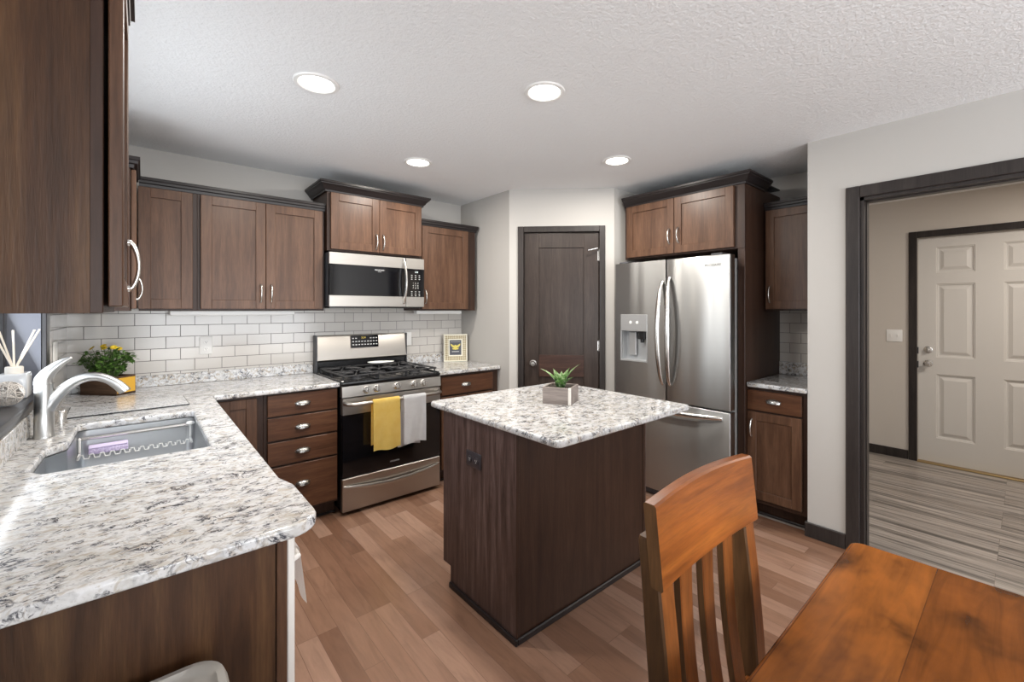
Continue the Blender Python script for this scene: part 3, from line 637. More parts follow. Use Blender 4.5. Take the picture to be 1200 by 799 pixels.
# ------------------------------------------------------------------ range
X0 = 1.3593; RWD = 0.757
t = thing('gas_range', 'stainless steel gas range between the counters', 'stove', (X0, 0, 0))
bm = new_bm(); box(bm, 0.004, RWD-0.004, -0.63, -0.03, 0.05, 0.895); box(bm, 0.03, RWD-0.03, -0.58, -0.06, 0.0, 0.05); obj('body', bm, M_black, t)
bm = new_bm()                                     # cooktop tray with raised rim
box(bm, 0.0, RWD, -0.675, -0.075, 0.893, 0.914, 0.006, 2); box(bm, 0.0, 0.02, -0.66, -0.09, 0.912, 0.922, 0.004); box(bm, RWD-0.02, RWD, -0.66, -0.09, 0.912, 0.922, 0.004)
obj('cooktop', bm, M_black, t)
bm = new_bm()                                     # sloped control panel
prism(bm, [(-0.655, 0.893), (-0.672, 0.884), (-0.680, 0.812), (-0.63, 0.812), (-0.63, 0.893)], 0.0, RWD, Matrix(((0, 0, 1, 0), (1, 0, 0, 0), (0, 1, 0, 0), (0, 0, 0, 1)))); obj('control_panel', bm, M_steel, t)
for xk in (0.165, 0.240, 0.392, 0.530, 0.606):
    kb = new_bm(); lathe(kb, [(0.0, 0.030), (0.017, 0.030), (0.020, 0.026), (0.0215, 0.008), (0.025, 0.006), (0.027, 0.0)], at((xk, -0.676, 0.850), (0, -1, 0.1)), 24)
    kn = obj('knob', kb, M_chrome, t); bm = new_bm(); box(bm, xk-0.0035, xk+0.0035, -0.712, -0.704, 0.835, 0.873, 0.002); obj('grip', bm, M_chrome, kn)
bm = new_bm()                                     # backguard
box(bm, 0.0, RWD, -0.07, -0.012, 0.90, 1.0, 0.002); obj('backguard', bm, M_black, t)
bm = new_bm(); prism(bm, [(-0.012, 0.995), (-0.075, 0.995), (-0.088, 1.01), (-0.082, 1.035), (-0.066, 1.19), (-0.058, 1.203), (-0.012, 1.203)], 0.0, RWD, Matrix(((0, 0, 1, 0), (1, 0, 0, 0), (0, 1, 0, 0), (0, 0, 0, 1)))); obj('backguard_panel', bm, M_steel, t)
for a, b in ((-0.002, 0.010), (RWD-0.003, RWD+0.002)): bm = new_bm(); box(bm, a, b, -0.09, -0.011, 0.90, 1.205, 0.001); obj('side_cap', bm, M_dgrey, t)
TLT = Matrix.Translation((0.386, -0.0765, 1.150)) @ Matrix.Rotation(math.atan2(-0.016, 0.155), 4, 'X')
bm = new_bm(); box(bm, -0.115, 0.115, -0.004, 0.006, -0.054, 0.046, 0.001); bm.transform(TLT); dsp = obj('display', bm, M_glassb, t)
bm = new_bm()
for r in range(3):
    for c in range(9):
        if r == 0 and 2 <= c <= 5: continue
        x = -0.098+c*0.0245; z = 0.022-r*0.026; box(bm, x-0.007, x+0.007, -0.0046, -0.0039, z-0.004, z+0.004)
bm.transform(TLT); obj('buttons', bm, M_btn, dsp)
M_amber = mat('amber_digits', (0.5, 0.35, 0.05), 0.4); N(M_amber).b.inputs['Emission Color'].default_value = (0.9, 0.7, 0.1, 1); N(M_amber).b.inputs['Emission Strength'].default_value = 0.35
text('clock', '3:24', 0.022, TLT @ Matrix.Translation((-0.012, -0.0045, 0.026)) @ FACE, M_amber, dsp)
# burners and grates
for i, (bx, by, br_) in enumerate(((0.15, -0.53, 0.045), (0.15, -0.24, 0.036), (0.378, -0.385, 0.05), (0.607, -0.53, 0.045), (0.607, -0.24, 0.032))):
    bm = new_bm(); lathe(bm, [(br_*1.25, 0.914), (br_*1.2, 0.918), (br_, 0.920), (br_*0.95, 0.930), (br_*0.9, 0.934), (0, 0.936)], Matrix.Translation((bx, by, 0)), 24); obj('burner', bm, M_iron, t)
def grate(x0, x1, cs):
    bm = new_bm(); y0, y1, z = -0.645, -0.105, 0.950
    for a in (x0, x1): tube(bm, [(a, y0, z), (a, y1, z)], 0.0062, 8)
    for b in (y0, (y0+y1)/2, y1): tube(bm, [(x0, b, z), (x1, b, z)], 0.0062, 8)
    for x in (x0, x1):
        for y in (y0+0.02, (y0+y1)/2, y1-0.02): tube(bm, [(x, y, z), (x, y, 0.915)], 0.006, 8)
    for cx, cy in cs:
        for a in range(8):
            th = PI/4*a+PI/8; ca, sa = math.cos(th), math.sin(th)
            tx = min((x1-cx)/ca if ca > 0 else (x0-cx)/ca, 0.13/abs(sa) if sa else 9)
            p0 = (cx+ca*0.028, cy+sa*0.028, z+0.004); p1 = (cx+ca*tx*0.6, cy+sa*tx*0.6, z+0.009); p2 = (cx+ca*tx, cy+sa*tx, z)
            tube(bm, [p0, p1, p2], 0.0055, 6)
    return bm
for x0, x1, cs in ((0.025, 0.262, ((0.15, -0.53), (0.15, -0.24))), (0.272, 0.485, ((0.378, -0.385),)), (0.495, 0.732, ((0.607, -0.53), (0.607, -0.24)))): obj('grate', grate(x0, x1, cs), M_iron, t)
# oven door
bm = new_bm(); box(bm, 0.003, RWD-0.003, -0.672, -0.632, 0.262, 0.688, 0.003); od = obj('oven_door', bm, M_glassb, t)
bm = new_bm(); box(bm, 0.003, RWD-0.003, -0.676, -0.632, 0.690, 0.803, 0.003); obj('door_band', bm, M_steel, od)
bm = new_bm(); tube(bm, [(0.02, -0.676, 0.772), (0.028, -0.712, 0.770), (0.06, -0.733, 0.768), (0.2, -0.738, 0.768), (RWD-0.2, -0.738, 0.768), (RWD-0.06, -0.733, 0.768), (RWD-0.028, -0.712, 0.770), (RWD-0.02, -0.676, 0.772)], [0.017, 0.015, 0.0135, 0.0125, 0.0125, 0.0135, 0.015, 0.017], 12); obj('handle', bm, M_steel, od)
text('lettering', 'FRIGIDAIRE', 0.014, Matrix.Translation((0.378, -0.6722, 0.305)) @ FACE, M_logo, od)
bm = new_bm(); box(bm, 0.003, RWD-0.003, -0.672, -0.632, 0.03, 0.256, 0.004); dr = obj('drawer', bm, M_steel, t)
bm = new_bm()
pts = [(0.01+i*(RWD-0.02)/24, -0.672-0.028*math.sin(PI*i/24)**0.5, 0.205-0.03*math.sin(PI*i/24)) for i in range(25)]
tube(bm, pts, [0.006+0.008*math.sin(PI*i/24)**0.5 for i in range(25)], 10, (1.0, 0.8, (0, 0, 1))); obj('handle', bm, M_steel, dr)

t = thing('spoon_rest', 'white glossy oblong spoon rest lying on the stove grates', 'spoon rest', (1.80, -0.25, 0.962), -0.25)
def rest(u, v):
    th = 2*PI*u; r = v; L = 0.115 if math.cos(th) > 0 else 0.095
    return Vector((L*r*math.cos(th), 0.058*r*math.sin(th)*(1-0.35*max(0, math.cos(th))*r), 0.006+0.016*r**3))
bm = new_bm(); grid(bm, rest, 32, 8); bmesh.ops.remove_doubles(bm, verts=bm.verts[:], dist=1e-5); solid(bm, 0.004); obj('dish', bm, M_ceram, t, 60)

# towels over the oven handle
def towel(name_, label, cat, xa, xb, zf, zb, yc, zc, r, m, seed, axis='x', fold=0.0, flare=0.0):
    rnd = random.Random(seed); ph = rnd.random()*6
    bm = new_bm(); Lf, Lb = zc-zf, zc-zb; arc = PI*r
    def f(u, v):
        s = v*(Lf+arc+Lb); x = xa+(xb-xa)*u
        if s < Lf: y, z = yc-r, zf+s
        elif s < Lf+arc:
            a = (s-Lf)/r; y, z = yc-r*math.cos(a), zc+r*math.sin(a)
        else: y, z = yc+r, zc-(s-Lf-arc)
        h = max(0, (zc-z))/0.35
        amp = 0.006*min(1, h*2)
        sgn = -1 if s < Lf+arc/2 else 0.4
        y += sgn*amp*(1+math.sin(u*9+ph+h*1.5))*0.7 - (flare*h if sgn < 0 else 0)
        x += 0.008*h*math.sin(ph+v*3)*(u-0.2) + fold*h*(0.03 if s > Lf+arc/2 else 0)
        z += 0.006*h*math.sin(u*7+ph)
        return Vector((x, y, z))
    grid(bm, f, 22, 46); solid(bm, -0.005)
    if axis == 'y': bm.transform(Matrix(((0, -1, 0, 0), (1, 0, 0, 0), (0, 0, 1, 0), (0, 0, 0, 1))))
    o = obj(name_, bm, m, None, 60); tag(o, label, cat); return o
towel('kitchen_towel', 'yellow terry towel hanging over the oven door handle', 'towel', 1.542, 1.738, 0.43, 0.46, -0.738, 0.769, 0.0195, M_yellow, 1)
towel('kitchen_towel', 'white terry towel hanging over the oven door handle', 'towel', 1.768, 1.945, 0.44, 0.415, -0.738, 0.769, 0.0195, M_wtowel, 5, fold=-1)
towel('kitchen_towel', 'pinkish white towel hanging at the end of the sink counter', 'towel', -2.50, -2.25, 0.655, 0.72, -0.632, 0.80, 0.0115, mk_fabric('cream_towel', (0.78, 0.74, 0.72), (0.70, 0.64, 0.62)), 9, 'y', 0.0, 0.035)

# ------------------------------------------------------------------ microwave
t = thing('microwave', 'stainless over-the-range microwave with black glass door', 'microwave', (X0, 0, 0))
bm = new_bm(); box(bm, 0.002, RWD-0.002, -0.385, -0.01, 1.432, 1.829, 0.002); obj('body', bm, M_dgrey, t)
bm = new_bm(); box(bm, 0.0, 0.592, -0.408, -0.3855, 1.432, 1.514, 0.002); box(bm, 0.0, 0.592, -0.408, -0.3855, 1.742, 1.829, 0.002); md = obj('door', bm, M_steel, t)
bm = new_bm(); box(bm, 0.0, 0.592, -0.406, -0.3855, 1.5145, 1.7415, 0.001); obj('door_glass', bm, M_glassb, md)
bm = new_bm(); tube(bm, [(0.572, -0.408 - 0.052*math.sin(PI*i/20)**0.7, 1.465+0.345*i/20) for i in range(21)], [0.0165]+[0.0145]*19+[0.0165], 12, (0.65, 1.15, (1, 0, 0))); obj('handle', bm, M_chrome, md)
text('lettering', 'FRIGIDAIRE', 0.015, Matrix.Translation((0.375, -0.4065, 1.715)) @ FACE, M_logo, md)
text('lettering', 'GALLERY', 0.007, Matrix.Translation((0.375, -0.4065, 1.702)) @ FACE, M_logo, md)
for a, b in ((1.432, 1.514), (1.742, 1.829)): bm = new_bm(); box(bm, 0.596, RWD, -0.408, -0.3855, a, b, 0.002); obj('control_trim', bm, M_steel, t)
bm = new_bm(); box(bm, 0.596, RWD, -0.406, -0.3855, 1.5145, 1.7415, 0.001); kp = obj('keypad', bm, M_glassb, t)
M_disp = mat('clock_display', (0.6, 0.65, 0.65), 0.4); N(M_disp).b.inputs['Emission Color'].default_value = (0.8, 0.95, 0.95, 1); N(M_disp).b.inputs['Emission Strength'].default_value = 0.7
text('clock', '3:24', 0.017, Matrix.Translation((0.688, -0.4065, 1.717)) @ FACE, M_disp, kp)
text('buttons', '1   2   3\n4   5   6\n7   8   9', 0.016, Matrix.Translation((0.680, -0.4065, 1.606)) @ FACE, M_btn, kp, line=1.25)
bm = new_bm()
for r, zz in enumerate((1.690, 1.674, 1.658, 1.556, 1.538, 1.523)):
    for c in range(3): box(bm, 0.646+c*0.034-0.006, 0.646+c*0.034+0.006, -0.4067, -0.4061, zz-0.002, zz+0.002)
obj('buttons', bm, M_btn, kp)
bm = new_bm(); box(bm, 0.01, RWD-0.01, -0.38, -0.03, 1.422, 1.432); obj('vent_grille', bm, M_black, t)

# ------------------------------------------------------------------ refrigerator
FX = 4.06; FY = -1.527
t = thing('refrigerator', 'stainless french-door refrigerator with water dispenser', 'refrigerator', (FX, FY, 0), -PI/2)
FW = 0.915; yf = 3.23-FX
bm = new_bm(); box(bm, 0.004, 0.862, yf+0.082, -0.01, 0.03, 1.765, 0.003); box(bm, 0.03, 0.84, yf+0.1, -0.1, 0, 0.03); obj('body', bm, M_fbody, t)
bm = new_bm(); box(bm, 0.01, 0.862, yf+0.05, yf+0.081, 0.008, 0.06, 0.003); obj('kick_plate', bm, M_dgrey, t)
def fdoor(bm, x0, x1, z0, z1, hole=None):
    yb = yf+0.075
    if not hole: box(bm, x0, x1, yf, yb, z0, z1, 0.006, 3); return
    a, b, c, d = hole
    box(bm, x0, a, yf, yb, z0, z1); box(bm, b, x1, yf, yb, z0, z1); box(bm, a, b, yf, yb, z0, c); box(bm, a, b, yf, yb, d, z1)
    bmesh.ops.remove_doubles(bm, verts=bm.verts[:], dist=1e-5)
def fhandle(z0, z1, x, bow):
    bm = new_bm(); n = 24
    tube(bm, [(x+bow*math.sin(PI*i/n), yf-0.002-0.062*math.sin(PI*i/n)**0.55, z0+(z1-z0)*i/n) for i in range(n+1)], [0.013+0.006*math.sin(PI*i/n) for i in range(n+1)], 12, (1.0, 0.62, (1, 0, 0)))
    return bm
bm = new_bm(); fdoor(bm, 0.0, 0.449, 0.742, 1.775, (0.05, 0.294, 1.005, 1.372)); dl = obj('door', bm, M_fridge, t)
obj('handle', fhandle(0.86, 1.615, 0.425, -0.012), M_chrome, dl)
bm = new_bm(); fdoor(bm, 0.455, FW, 0.742, 1.775); drr = obj('door', bm, M_fridge, t)
obj('handle', fhandle(0.86, 1.64, 0.482, 0.012), M_chrome, drr)
text('lettering', 'FRIGIDAIRE', 0.022, Matrix.Translation((0.80, yf-0.0004, 1.708)) @ FACE, M_logod, drr)
bm = new_bm(); fdoor(bm, 0.0, FW, 0.065, 0.732); fz = obj('freezer_drawer', bm, M_fridge, t)
bm = new_bm(); n = 24
tube(bm, [(0.06+0.80*i/n, yf-0.002-0.055*math.sin(PI*i/n)**0.5, 0.690-0.012*math.sin(PI*i/n)) for i in range(n+1)], [0.014+0.004*math.sin(PI*i/n) for i in range(n+1)], 12, (1.0, 0.65, (0, 0, 1))); obj('handle', bm, M_chrome, fz)
M_disp2 = mat('dispenser_silver', (0.45, 0.45, 0.45), 0.35, 0.6); M_cav = mat('dispenser_cavity', (0.42, 0.43, 0.44), 0.3, 0.3)
bm = new_bm(); box(bm, 0.05, 0.294, yf-0.004, yf+0.02, 1.242, 1.372, 0.003)
for a in ((0.05, 0.058, 1.005, 1.242), (0.286, 0.294, 1.005, 1.242), (0.058, 0.286, 1.005, 1.016)): box(bm, a[0], a[1], yf-0.004, yf+0.02, a[2], a[3], 0.001)
dp = obj('dispenser', bm, M_disp2, dl)
bm = new_bm(); box(bm, 0.05, 0.294, yf+0.066, yf+0.074, 1.005, 1.372); box(bm, 0.05, 0.06, yf+0.02, yf+0.066, 1.005, 1.242); box(bm, 0.284, 0.294, yf+0.02, yf+0.066, 1.005, 1.242); box(bm, 0.06, 0.284, yf+0.004, yf+0.066, 1.005, 1.02); obj('dispenser_recess', bm, M_cav, dl)
bm = new_bm(); box(bm, 0.20, 0.262, yf+0.012, yf+0.05, 1.18, 1.242, 0.004); tube(bm, [(0.23, yf+0.03, 1.185), (0.23, yf+0.03, 1.155)], 0.014, 12); obj('dispenser_nozzle', bm, M_black, dl)
bm = new_bm(); box(bm, 0.10, 0.165, yf+0.04, yf+0.052, 1.05, 1.235, 0.004); obj('dispenser_paddle', bm, M_disp2, dl)
bm = new_bm()
for x in (0.145, 0.205): lathe(bm, [(0, 0.001), (0.011, 0.001), (0.012, 0)], at((x, yf-0.004, 1.31), (0, -1, 0)), 16)
obj('dispenser_buttons', bm, M_white, dl)
for x0 in (0.02, 0.775):
    bm = new_bm(); box(bm, x0, x0+0.08, yf+0.02, yf+0.15, 1.7655, 1.79, 0.004); obj('hinge_cover', bm, M_dgrey, t)

# ------------------------------------------------------------------ sink, faucet and things around it
t = thing('kitchen_sink', 'stainless undermount sink sunk into the long stone counter', 'sink', (0, 0, 0))
bm = new_bm(); ou = rounded(list(reversed(SINK)), 0.035)
cxs = sum(p[0] for p in ou)/len(ou); cys = sum(p[1] for p in ou)/len(ou)
def ring(o, z, r=1.0): return [bm.verts.new((cxs+(x-cxs)*(1+o), cys+(y-cys)*(1+o*0.6), z)) for x, y in ou]
rgs = [ring(0.09, 0.8825), ring(0.015, 0.8825), ring(0.012, 0.87), ring(-0.01, 0.70), ring(-0.05, 0.683), ring(-0.2, 0.680)]
for a, b in zip(rgs, rgs[1:]):
    for i in range(len(a)): bm.faces.new((a[i], a[(i+1) % len(a)], b[(i+1) % len(a)], b[i]))
bm.faces.new(rgs[-1]); obj('basin', bm, M_sinksteel, t, 50)
bm = new_bm(); lathe(bm, [(0.045, 0.681), (0.044, 0.684), (0.036, 0.684), (0.03, 0.6815), (0.0, 0.6812)], Matrix.Translation((0.30, -1.4, 0)), 24); obj('drain', bm, M_chrome, t)

t = thing('faucet', 'brushed nickel single-handle faucet with arched spout at the sink', 'faucet', (0.054, -1.21, 0.9143))
bm = new_bm(); lathe(bm, [(0.0, 0.0), (0.031, 0.0), (0.031, 0.006), (0.0285, 0.010), (0.0275, 0.10), (0.0275, 0.20), (0.0278, 0.2065), (0.0, 0.2065)], None, 32); obj('body', bm, M_faucet, t, 50)
bm = new_bm(); pts = []; rs = []
for (px, pz, r) in ((0.0, 0.085, 0.020), (0.010, 0.115, 0.0245), (0.028, 0.148, 0.0225), (0.055, 0.182, 0.020), (0.085, 0.208, 0.0185), (0.118, 0.222, 0.0175), (0.152, 0.221, 0.017), (0.184, 0.206, 0.0175), (0.209, 0.184, 0.019), (0.230, 0.158, 0.020), (0.234, 0.152, 0.019)):
    pts.append((px, -px*0.10, pz)); rs.append(r)
def smooth_path(pts, rs, n=4):
    P = [Vector(p) for p in pts]; out = []; ro = []
    for i in range(len(P)-1):
        a, b, c, d = P[max(i-1, 0)], P[i], P[i+1], P[min(i+2, len(P)-1)]
        for k in range(n):
            s = k/n; out.append(0.5*((2*b)+(c-a)*s+(2*a-5*b+4*c-d)*s*s+(3*b-a-3*c+d)*s**3)); ro.append(rs[i]*(1-s)+rs[i+1]*s)
    out.append(P[-1]); ro.append(rs[-1]); return out, ro
p2, r2 = smooth_path(pts, rs); tube(bm, p2, r2, 18); obj('spout', bm, M_faucet, t, 50)
bm = new_bm(); p2, r2 = smooth_path([(-0.001, 0, 0.2065), (0.0, 0, 0.225), (0.014, 0.0, 0.252), (0.042, 0.002, 0.281), (0.066, 0.004, 0.298), (0.076, 0.005, 0.301)], [0.0275, 0.0265, 0.0215, 0.0145, 0.0085, 0.0055]); tube(bm, p2, r2, 18, (0.8, 1.0, (0, 0, 1)) if False else None); obj('lever', bm, M_faucet, t, 50)
t = thing('air_gap_cap', 'short brushed metal cap on the counter behind the faucet', 'fitting', (0.075, -0.955, 0.9143))
bm = new_bm(); lathe(bm, [(0.0, 0.0), (0.021, 0.0), (0.021, 0.004), (0.0185, 0.006), (0.0185, 0.052), (0.016, 0.056), (0.0, 0.057)], None, 24); obj('cap', bm, M_chrome, t)
t = thing('cutting_board', 'flat speckled board with dark edge lying behind the sink', 'cutting board', (0.298, -0.715, 0.9145), 0.03)
bm = new_bm(); box(bm, -0.225, 0.225, -0.150, 0.150, 0, 0.006, 0.001); obj('rim', bm, M_black, t)
bm = new_bm(); box(bm, -0.221, 0.221, -0.146, 0.146, 0.0055, 0.0075); obj('surface', bm, mk_stone('board_print', 2.6, (1, 1, 1), 0, 0.8, 0.0), t)

# wire sink caddy hung across the basin, with a sponge
t = thing('sink_caddy', 'white wire sink caddy hanging across the sink', 'caddy', (0, 0, 0))
bm = new_bm()
tube(bm, [(0.135, -1.075, 0.858), (0.525, -1.068, 0.858)], 0.0075, 10); obj('rail', bm, M_chrome, t)
bm = new_bm(); pts = []
n = 12
for i in range(n):
    a = 0.142+0.38*i/n; b = 0.142+0.38*(i+0.55)/n
    pts += [(a, -1.15, 0.790), (a+0.004, -1.15, 0.806), (b-0.004, -1.15, 0.806), (b, -1.15, 0.790)]
tube(bm, pts, 0.0026, 6)
for i in range(13):
    x = 0.14+0.38*i/12; tube(bm, [(x, -1.15, 0.79), (x, -1.14, 0.786), (x, -1.085, 0.786)], 0.0018, 6)
obj('basket', bm, M_white, t)
bm = new_bm()
for x in (0.141, 0.516):
    if x > 0.3: lathe(bm, [(0, 0.012), (0.014, 0.010), (0.018, 0.004), (0.018, 0.0)], at((x, -1.082, 0.864), (0, 0, 1)), 20)
    box(bm, x-0.004, x+0.004, -1.15, -1.07, 0.786, 0.80, 0.002); box(bm, x-0.004, x+0.004, -1.09, -1.07, 0.80, 0.864, 0.003)
obj('end_knob', bm, M_white, t)
M_sponge = mat('lilac_sponge', (0.60, 0.50, 0.72), 0.9); k = N(M_sponge); v = k.coord(); f = k.noise(v, 150, 3); k.col(k.ramp(f, [(0.35, (0.46, 0.37, 0.60)), (0.6, (0.66, 0.58, 0.78))])); k.bump(f, 0.6, 0.004)
t = thing('sponge', 'lilac sponge lying in the wire sink caddy', 'sponge', (0.232, -1.112, 0.8005), 0.05)
bm = new_bm(); box(bm, -0.062, 0.062, -0.027, 0.027, 0, 0.024, 0.004, 2); obj('foam', bm, M_sponge, t)
bm = new_bm(); box(bm, -0.062, 0.062, -0.027, 0.027, 0.0245, 0.030, 0.002); obj('scouring_pad', bm, mat('pale_scouring_pad', (0.60, 0.52, 0.72), 0.95), t)

# chrysanthemums in a box, in the corner
rnd = random.Random(4)
t = thing('flower_box', 'wooden box of yellow chrysanthemums on the counter corner', 'potted plant', (0.190, -0.160, 0.9145), -0.83)
M_fbox = wood('brown_box_wood', (0.05, 0.026, 0.014), (0.09, 0.05, 0.028), (0.13, 0.075, 0.045), axis='x', rough=0.6)
bm = new_bm(); hw, hd, hh = 0.118, 0.056, 0.108
box(bm, -hw, hw, -hd, -hd+0.01, 0, hh, 0.001); box(bm, -hw, hw, hd-0.01, hd, 0, hh, 0.001); box(bm, -hw, -hw+0.01, -hd+0.01, hd-0.01, 0, hh); box(bm, hw-0.01, hw, -hd+0.01, hd-0.01, 0, hh); box(bm, -hw, hw, -hd, hd, 0, 0.01); fb = obj('box', bm, M_fbox, t)
bm = new_bm(); box(bm, hw, hw+0.002, -hd+0.004, hd-0.004, 0.012, hh-0.01); obj('end_label', bm, mat('yellow_end_paint', (0.66, 0.37, 0.04), 0.5), fb)
bm = new_bm(); box(bm, -hw+0.01, hw-0.01, -hd+0.01, hd-0.01, 0.01, hh-0.012); obj('soil', bm, M_soil, t)
bs = new_bm(); bl = new_bm()
tips = []
for i in range(46):
    a = rnd.random()*2*PI; r = math.sqrt(rnd.random())
    b0 = Vector((0.06*r*math.cos(a), 0.028*r*math.sin(a), hh-0.014)); tip = Vector((0.155*r*math.cos(a), 0.105*r*math.sin(a), hh+0.03+0.150*(1-0.55*r*r)*(0.75+0.3*rnd.random())))
    mid = (b0+tip)/2+Vector((0, 0, 0.02)); tube(bs, [b0, mid, tip], [0.0018, 0.0015, 0.001], 5); tips.append(tip)
    for j in range(13):
        s = 0.25+0.75*rnd.random(); p = b0.lerp(tip, s)+Vector((rnd.uniform(-1, 1), rnd.uniform(-1, 1), rnd.uniform(-0.5, 0.8)))*0.014
        d = Vector((rnd.uniform(-1, 1), rnd.uniform(-1, 1), rnd.uniform(-0.35, 0.7))).normalized(); u, w_ = frame_of(d); L = rnd.uniform(0.022, 0.042); wd = L*0.34
        pr = [(0, 0), (0.28, 0.75), (0.45, 0.5), (0.62, 1.0), (0.8, 0.5), (1, 0)]
        vs = [bl.verts.new(p+d*L*a_+u*wd*b_-Vector((0, 0, 0.3*L*a_*a_))) for a_, b_ in pr]+[bl.verts.new(p+d*L*a_-u*wd*b_-Vector((0, 0, 0.3*L*a_*a_))) for a_, b_ in reversed(pr[1:-1])]
        bl.faces.new(vs)
obj('stems', bs, M_stem, t)['kind'] = 'stuff'; obj('foliage', bl, M_leaf, t, None)['kind'] = 'stuff'
cand = sorted(tips, key=lambda p: -p.z)[:9]
for tip in cand[:8]:
    bm = new_bm(); nrm = (Vector((tip.x, tip.y-0.05, 0.12))).normalized(); u, w_ = frame_of(nrm); base_ = tip+Vector((0, 0, 0.004))
    for ly, (n, L, up) in enumerate(((14, 0.017, 0.15), (12, 0.013, 0.5), (8, 0.008, 1.0))):
        for i in range(n):
            th = 2*PI*(i+0.5*ly)/n; dr_ = (u*math.cos(th)+w_*math.sin(th)); sd = nrm.cross(dr_)
            e = (dr_+nrm*up).normalized()
            vs = [base_+e*L*a_+sd*L*b_ for a_, b_ in ((0.05, -0.05), (0.6, -0.17), (0.95, -0.12), (1.0, 0), (0.95, 0.12), (0.6, 0.17), (0.05, 0.05))]
            bm.faces.new([bm.verts.new(q) for q in vs])
    obj('flower', bm, M_petal, t, None)

# reed diffuser and wicker ball on the window sill
ZS = WZ0+0.018
t = thing('reed_diffuser', 'white reed diffuser bottle with pale sticks on the window sill', 'diffuser', (-0.050, -1.02, ZS))
bm = new_bm(); box(bm, -0.042, 0.042, -0.05, 0.05, 0, 0.098, 0.006, 2); obj('bottle', bm, mat('milk_glass', (0.62, 0.63, 0.65), 0.15), t)
bm = new_bm(); lathe(bm, [(0.0, 0.098), (0.026, 0.098), (0.026, 0.122), (0.023, 0.126), (0.0, 0.126)], None, 24); obj('cap', bm, mat('cream_cap', (0.74, 0.69, 0.62), 0.5), t)
M_reed = mat('pale_reed', (0.78, 0.70, 0.60), 0.7)
for dx, dy in ((0.045, 0.085), (0.055, 0.12), (-0.012, 0.06), (-0.03, -0.06), (-0.042, -0.09)):
    bm = new_bm(); tube(bm, [(-dx*0.06, -dy*0.06, 0.10), (dx, dy, 0.27)], 0.0032, 8); obj('reed', bm, M_reed, t)
t = thing('wicker_ball', 'woven whitewashed wicker ball on the window sill by the reed diffuser', 'ornament', (-0.034, -1.25, ZS+0.046))
bm = new_bm(); rw = random.Random(8)
for i in range(34):
    nv = Vector((rw.gauss(0, 1), rw.gauss(0, 1), rw.gauss(0, 1))).normalized(); u, v_ = frame_of(nv); rr = 0.044-rw.random()*0.004; off = rw.uniform(-0.3, 0.3)*0.044
    ro = math.sqrt(max(1e-6, rr*rr-off*off))
    tube(bm, [nv*off+u*ro*math.cos(2*PI*k_/28)+v_*ro*math.sin(2*PI*k_/28) for k_ in range(29)], 0.0017, 5, caps=False)
obj('weave', bm, mat('whitewashed_cane', (0.50, 0.46, 0.42), 0.8), t)

# checked picture frame
t = thing('picture_frame', 'small gold and white checked frame standing on the counter', 'picture frame', (2.60, -0.125, 0.914), -0.50)
t.rotation_euler = (-0.10, 0, -0.50)
M_gold = mat('checked_gold_frame', (0.6, 0.5, 0.3), 0.45); k = N(M_gold); tc = k.n('ShaderNodeTexCoord'); ck = k.n('ShaderNodeTexChecker'); ck.inputs['Scale'].default_value = 95
mp = k.n('ShaderNodeMapping'); mp.inputs['Rotation'].default_value = (0, PI/4, 0); k.l(tc.outputs['Object'], mp.inputs[0]); k.l(mp.outputs[0], ck.inputs['Vector'])
ck.inputs['Color1'].default_value = (0.62, 0.57, 0.43, 1); ck.inputs['Color2'].default_value = (0.20, 0.14, 0.05, 1); k.col(ck.outputs['Color'])
M_cream = mat('cream_frame_edge', (0.70, 0.67, 0.56), 0.4)
bm = new_bm(); fw, fh = 0.112, 0.262
for a in ((-fw, fw, 0.0, 0.012), (-fw, fw, fh-0.012, fh), (-fw, -fw+0.012, 0.012, fh-0.012), (fw-0.012, fw, 0.012, fh-0.012)): box(bm, a[0], a[1], -0.014, 0, a[2], a[3], 0.002)
for a in ((-0.067, 0.067, 0.050, 0.062), (-0.067, 0.067, fh-0.058, fh-0.046), (-0.067, -0.055, 0.062, fh-0.058), (0.055, 0.067, 0.062, fh-0.058)): box(bm, a[0], a[1], -0.013, 0, a[2], a[3], 0.002)
obj('frame_edge', bm, M_cream, t)
bm = new_bm()
for a in ((-0.1, 0.1, 0.012, 0.05), (-0.1, 0.1, fh-0.046, fh-0.012), (-0.1, -0.067, 0.05, fh-0.046), (0.067, 0.1, 0.05, fh-0.046)): box(bm, a[0], a[1], -0.010, 0, a[2], a[3])
obj('frame_face', bm, M_gold, t)
bm = new_bm(); box(bm, -0.055, 0.055, -0.006, 0, 0.062, fh-0.058); pc = obj('picture', bm, mat('dark_picture_ground', (0.045, 0.045, 0.06), 0.3), t)
bm = new_bm()                                      # winged insect in yellow, pale lines under it
def flat(poly, y): bm.faces.new([bm.verts.new((x, y, z)) for x, z in poly])
zc = 0.135
flat([(0.014*math.cos(a), zc+0.024*math.sin(a)) for a in [2*PI*i/16 for i in range(16)]], -0.0064)
for s in (-1, 1):
    flat([(s*x, zc+z) for x, z in ((0.006, 0.012), (0.046, 0.036), (0.044, 0.018), (0.030, 0.002), (0.010, -0.008))], -0.0066)
    flat([(s*x, zc+z) for x, z in ((0.008, -0.01), (0.030, -0.006), (0.028, -0.018), (0.010, -0.022))], -0.0067)
obj('emblem', bm, mat('yellow_print', (0.62, 0.52, 0.10), 0.5), pc, None)
bm = new_bm(); box(bm, -0.034, 0.034, -0.0068, -0.006, 0.092, 0.097); box(bm, -0.045, 0.045, -0.0068, -0.006, 0.186, 0.188); obj('stripe', bm, M_btn, pc)
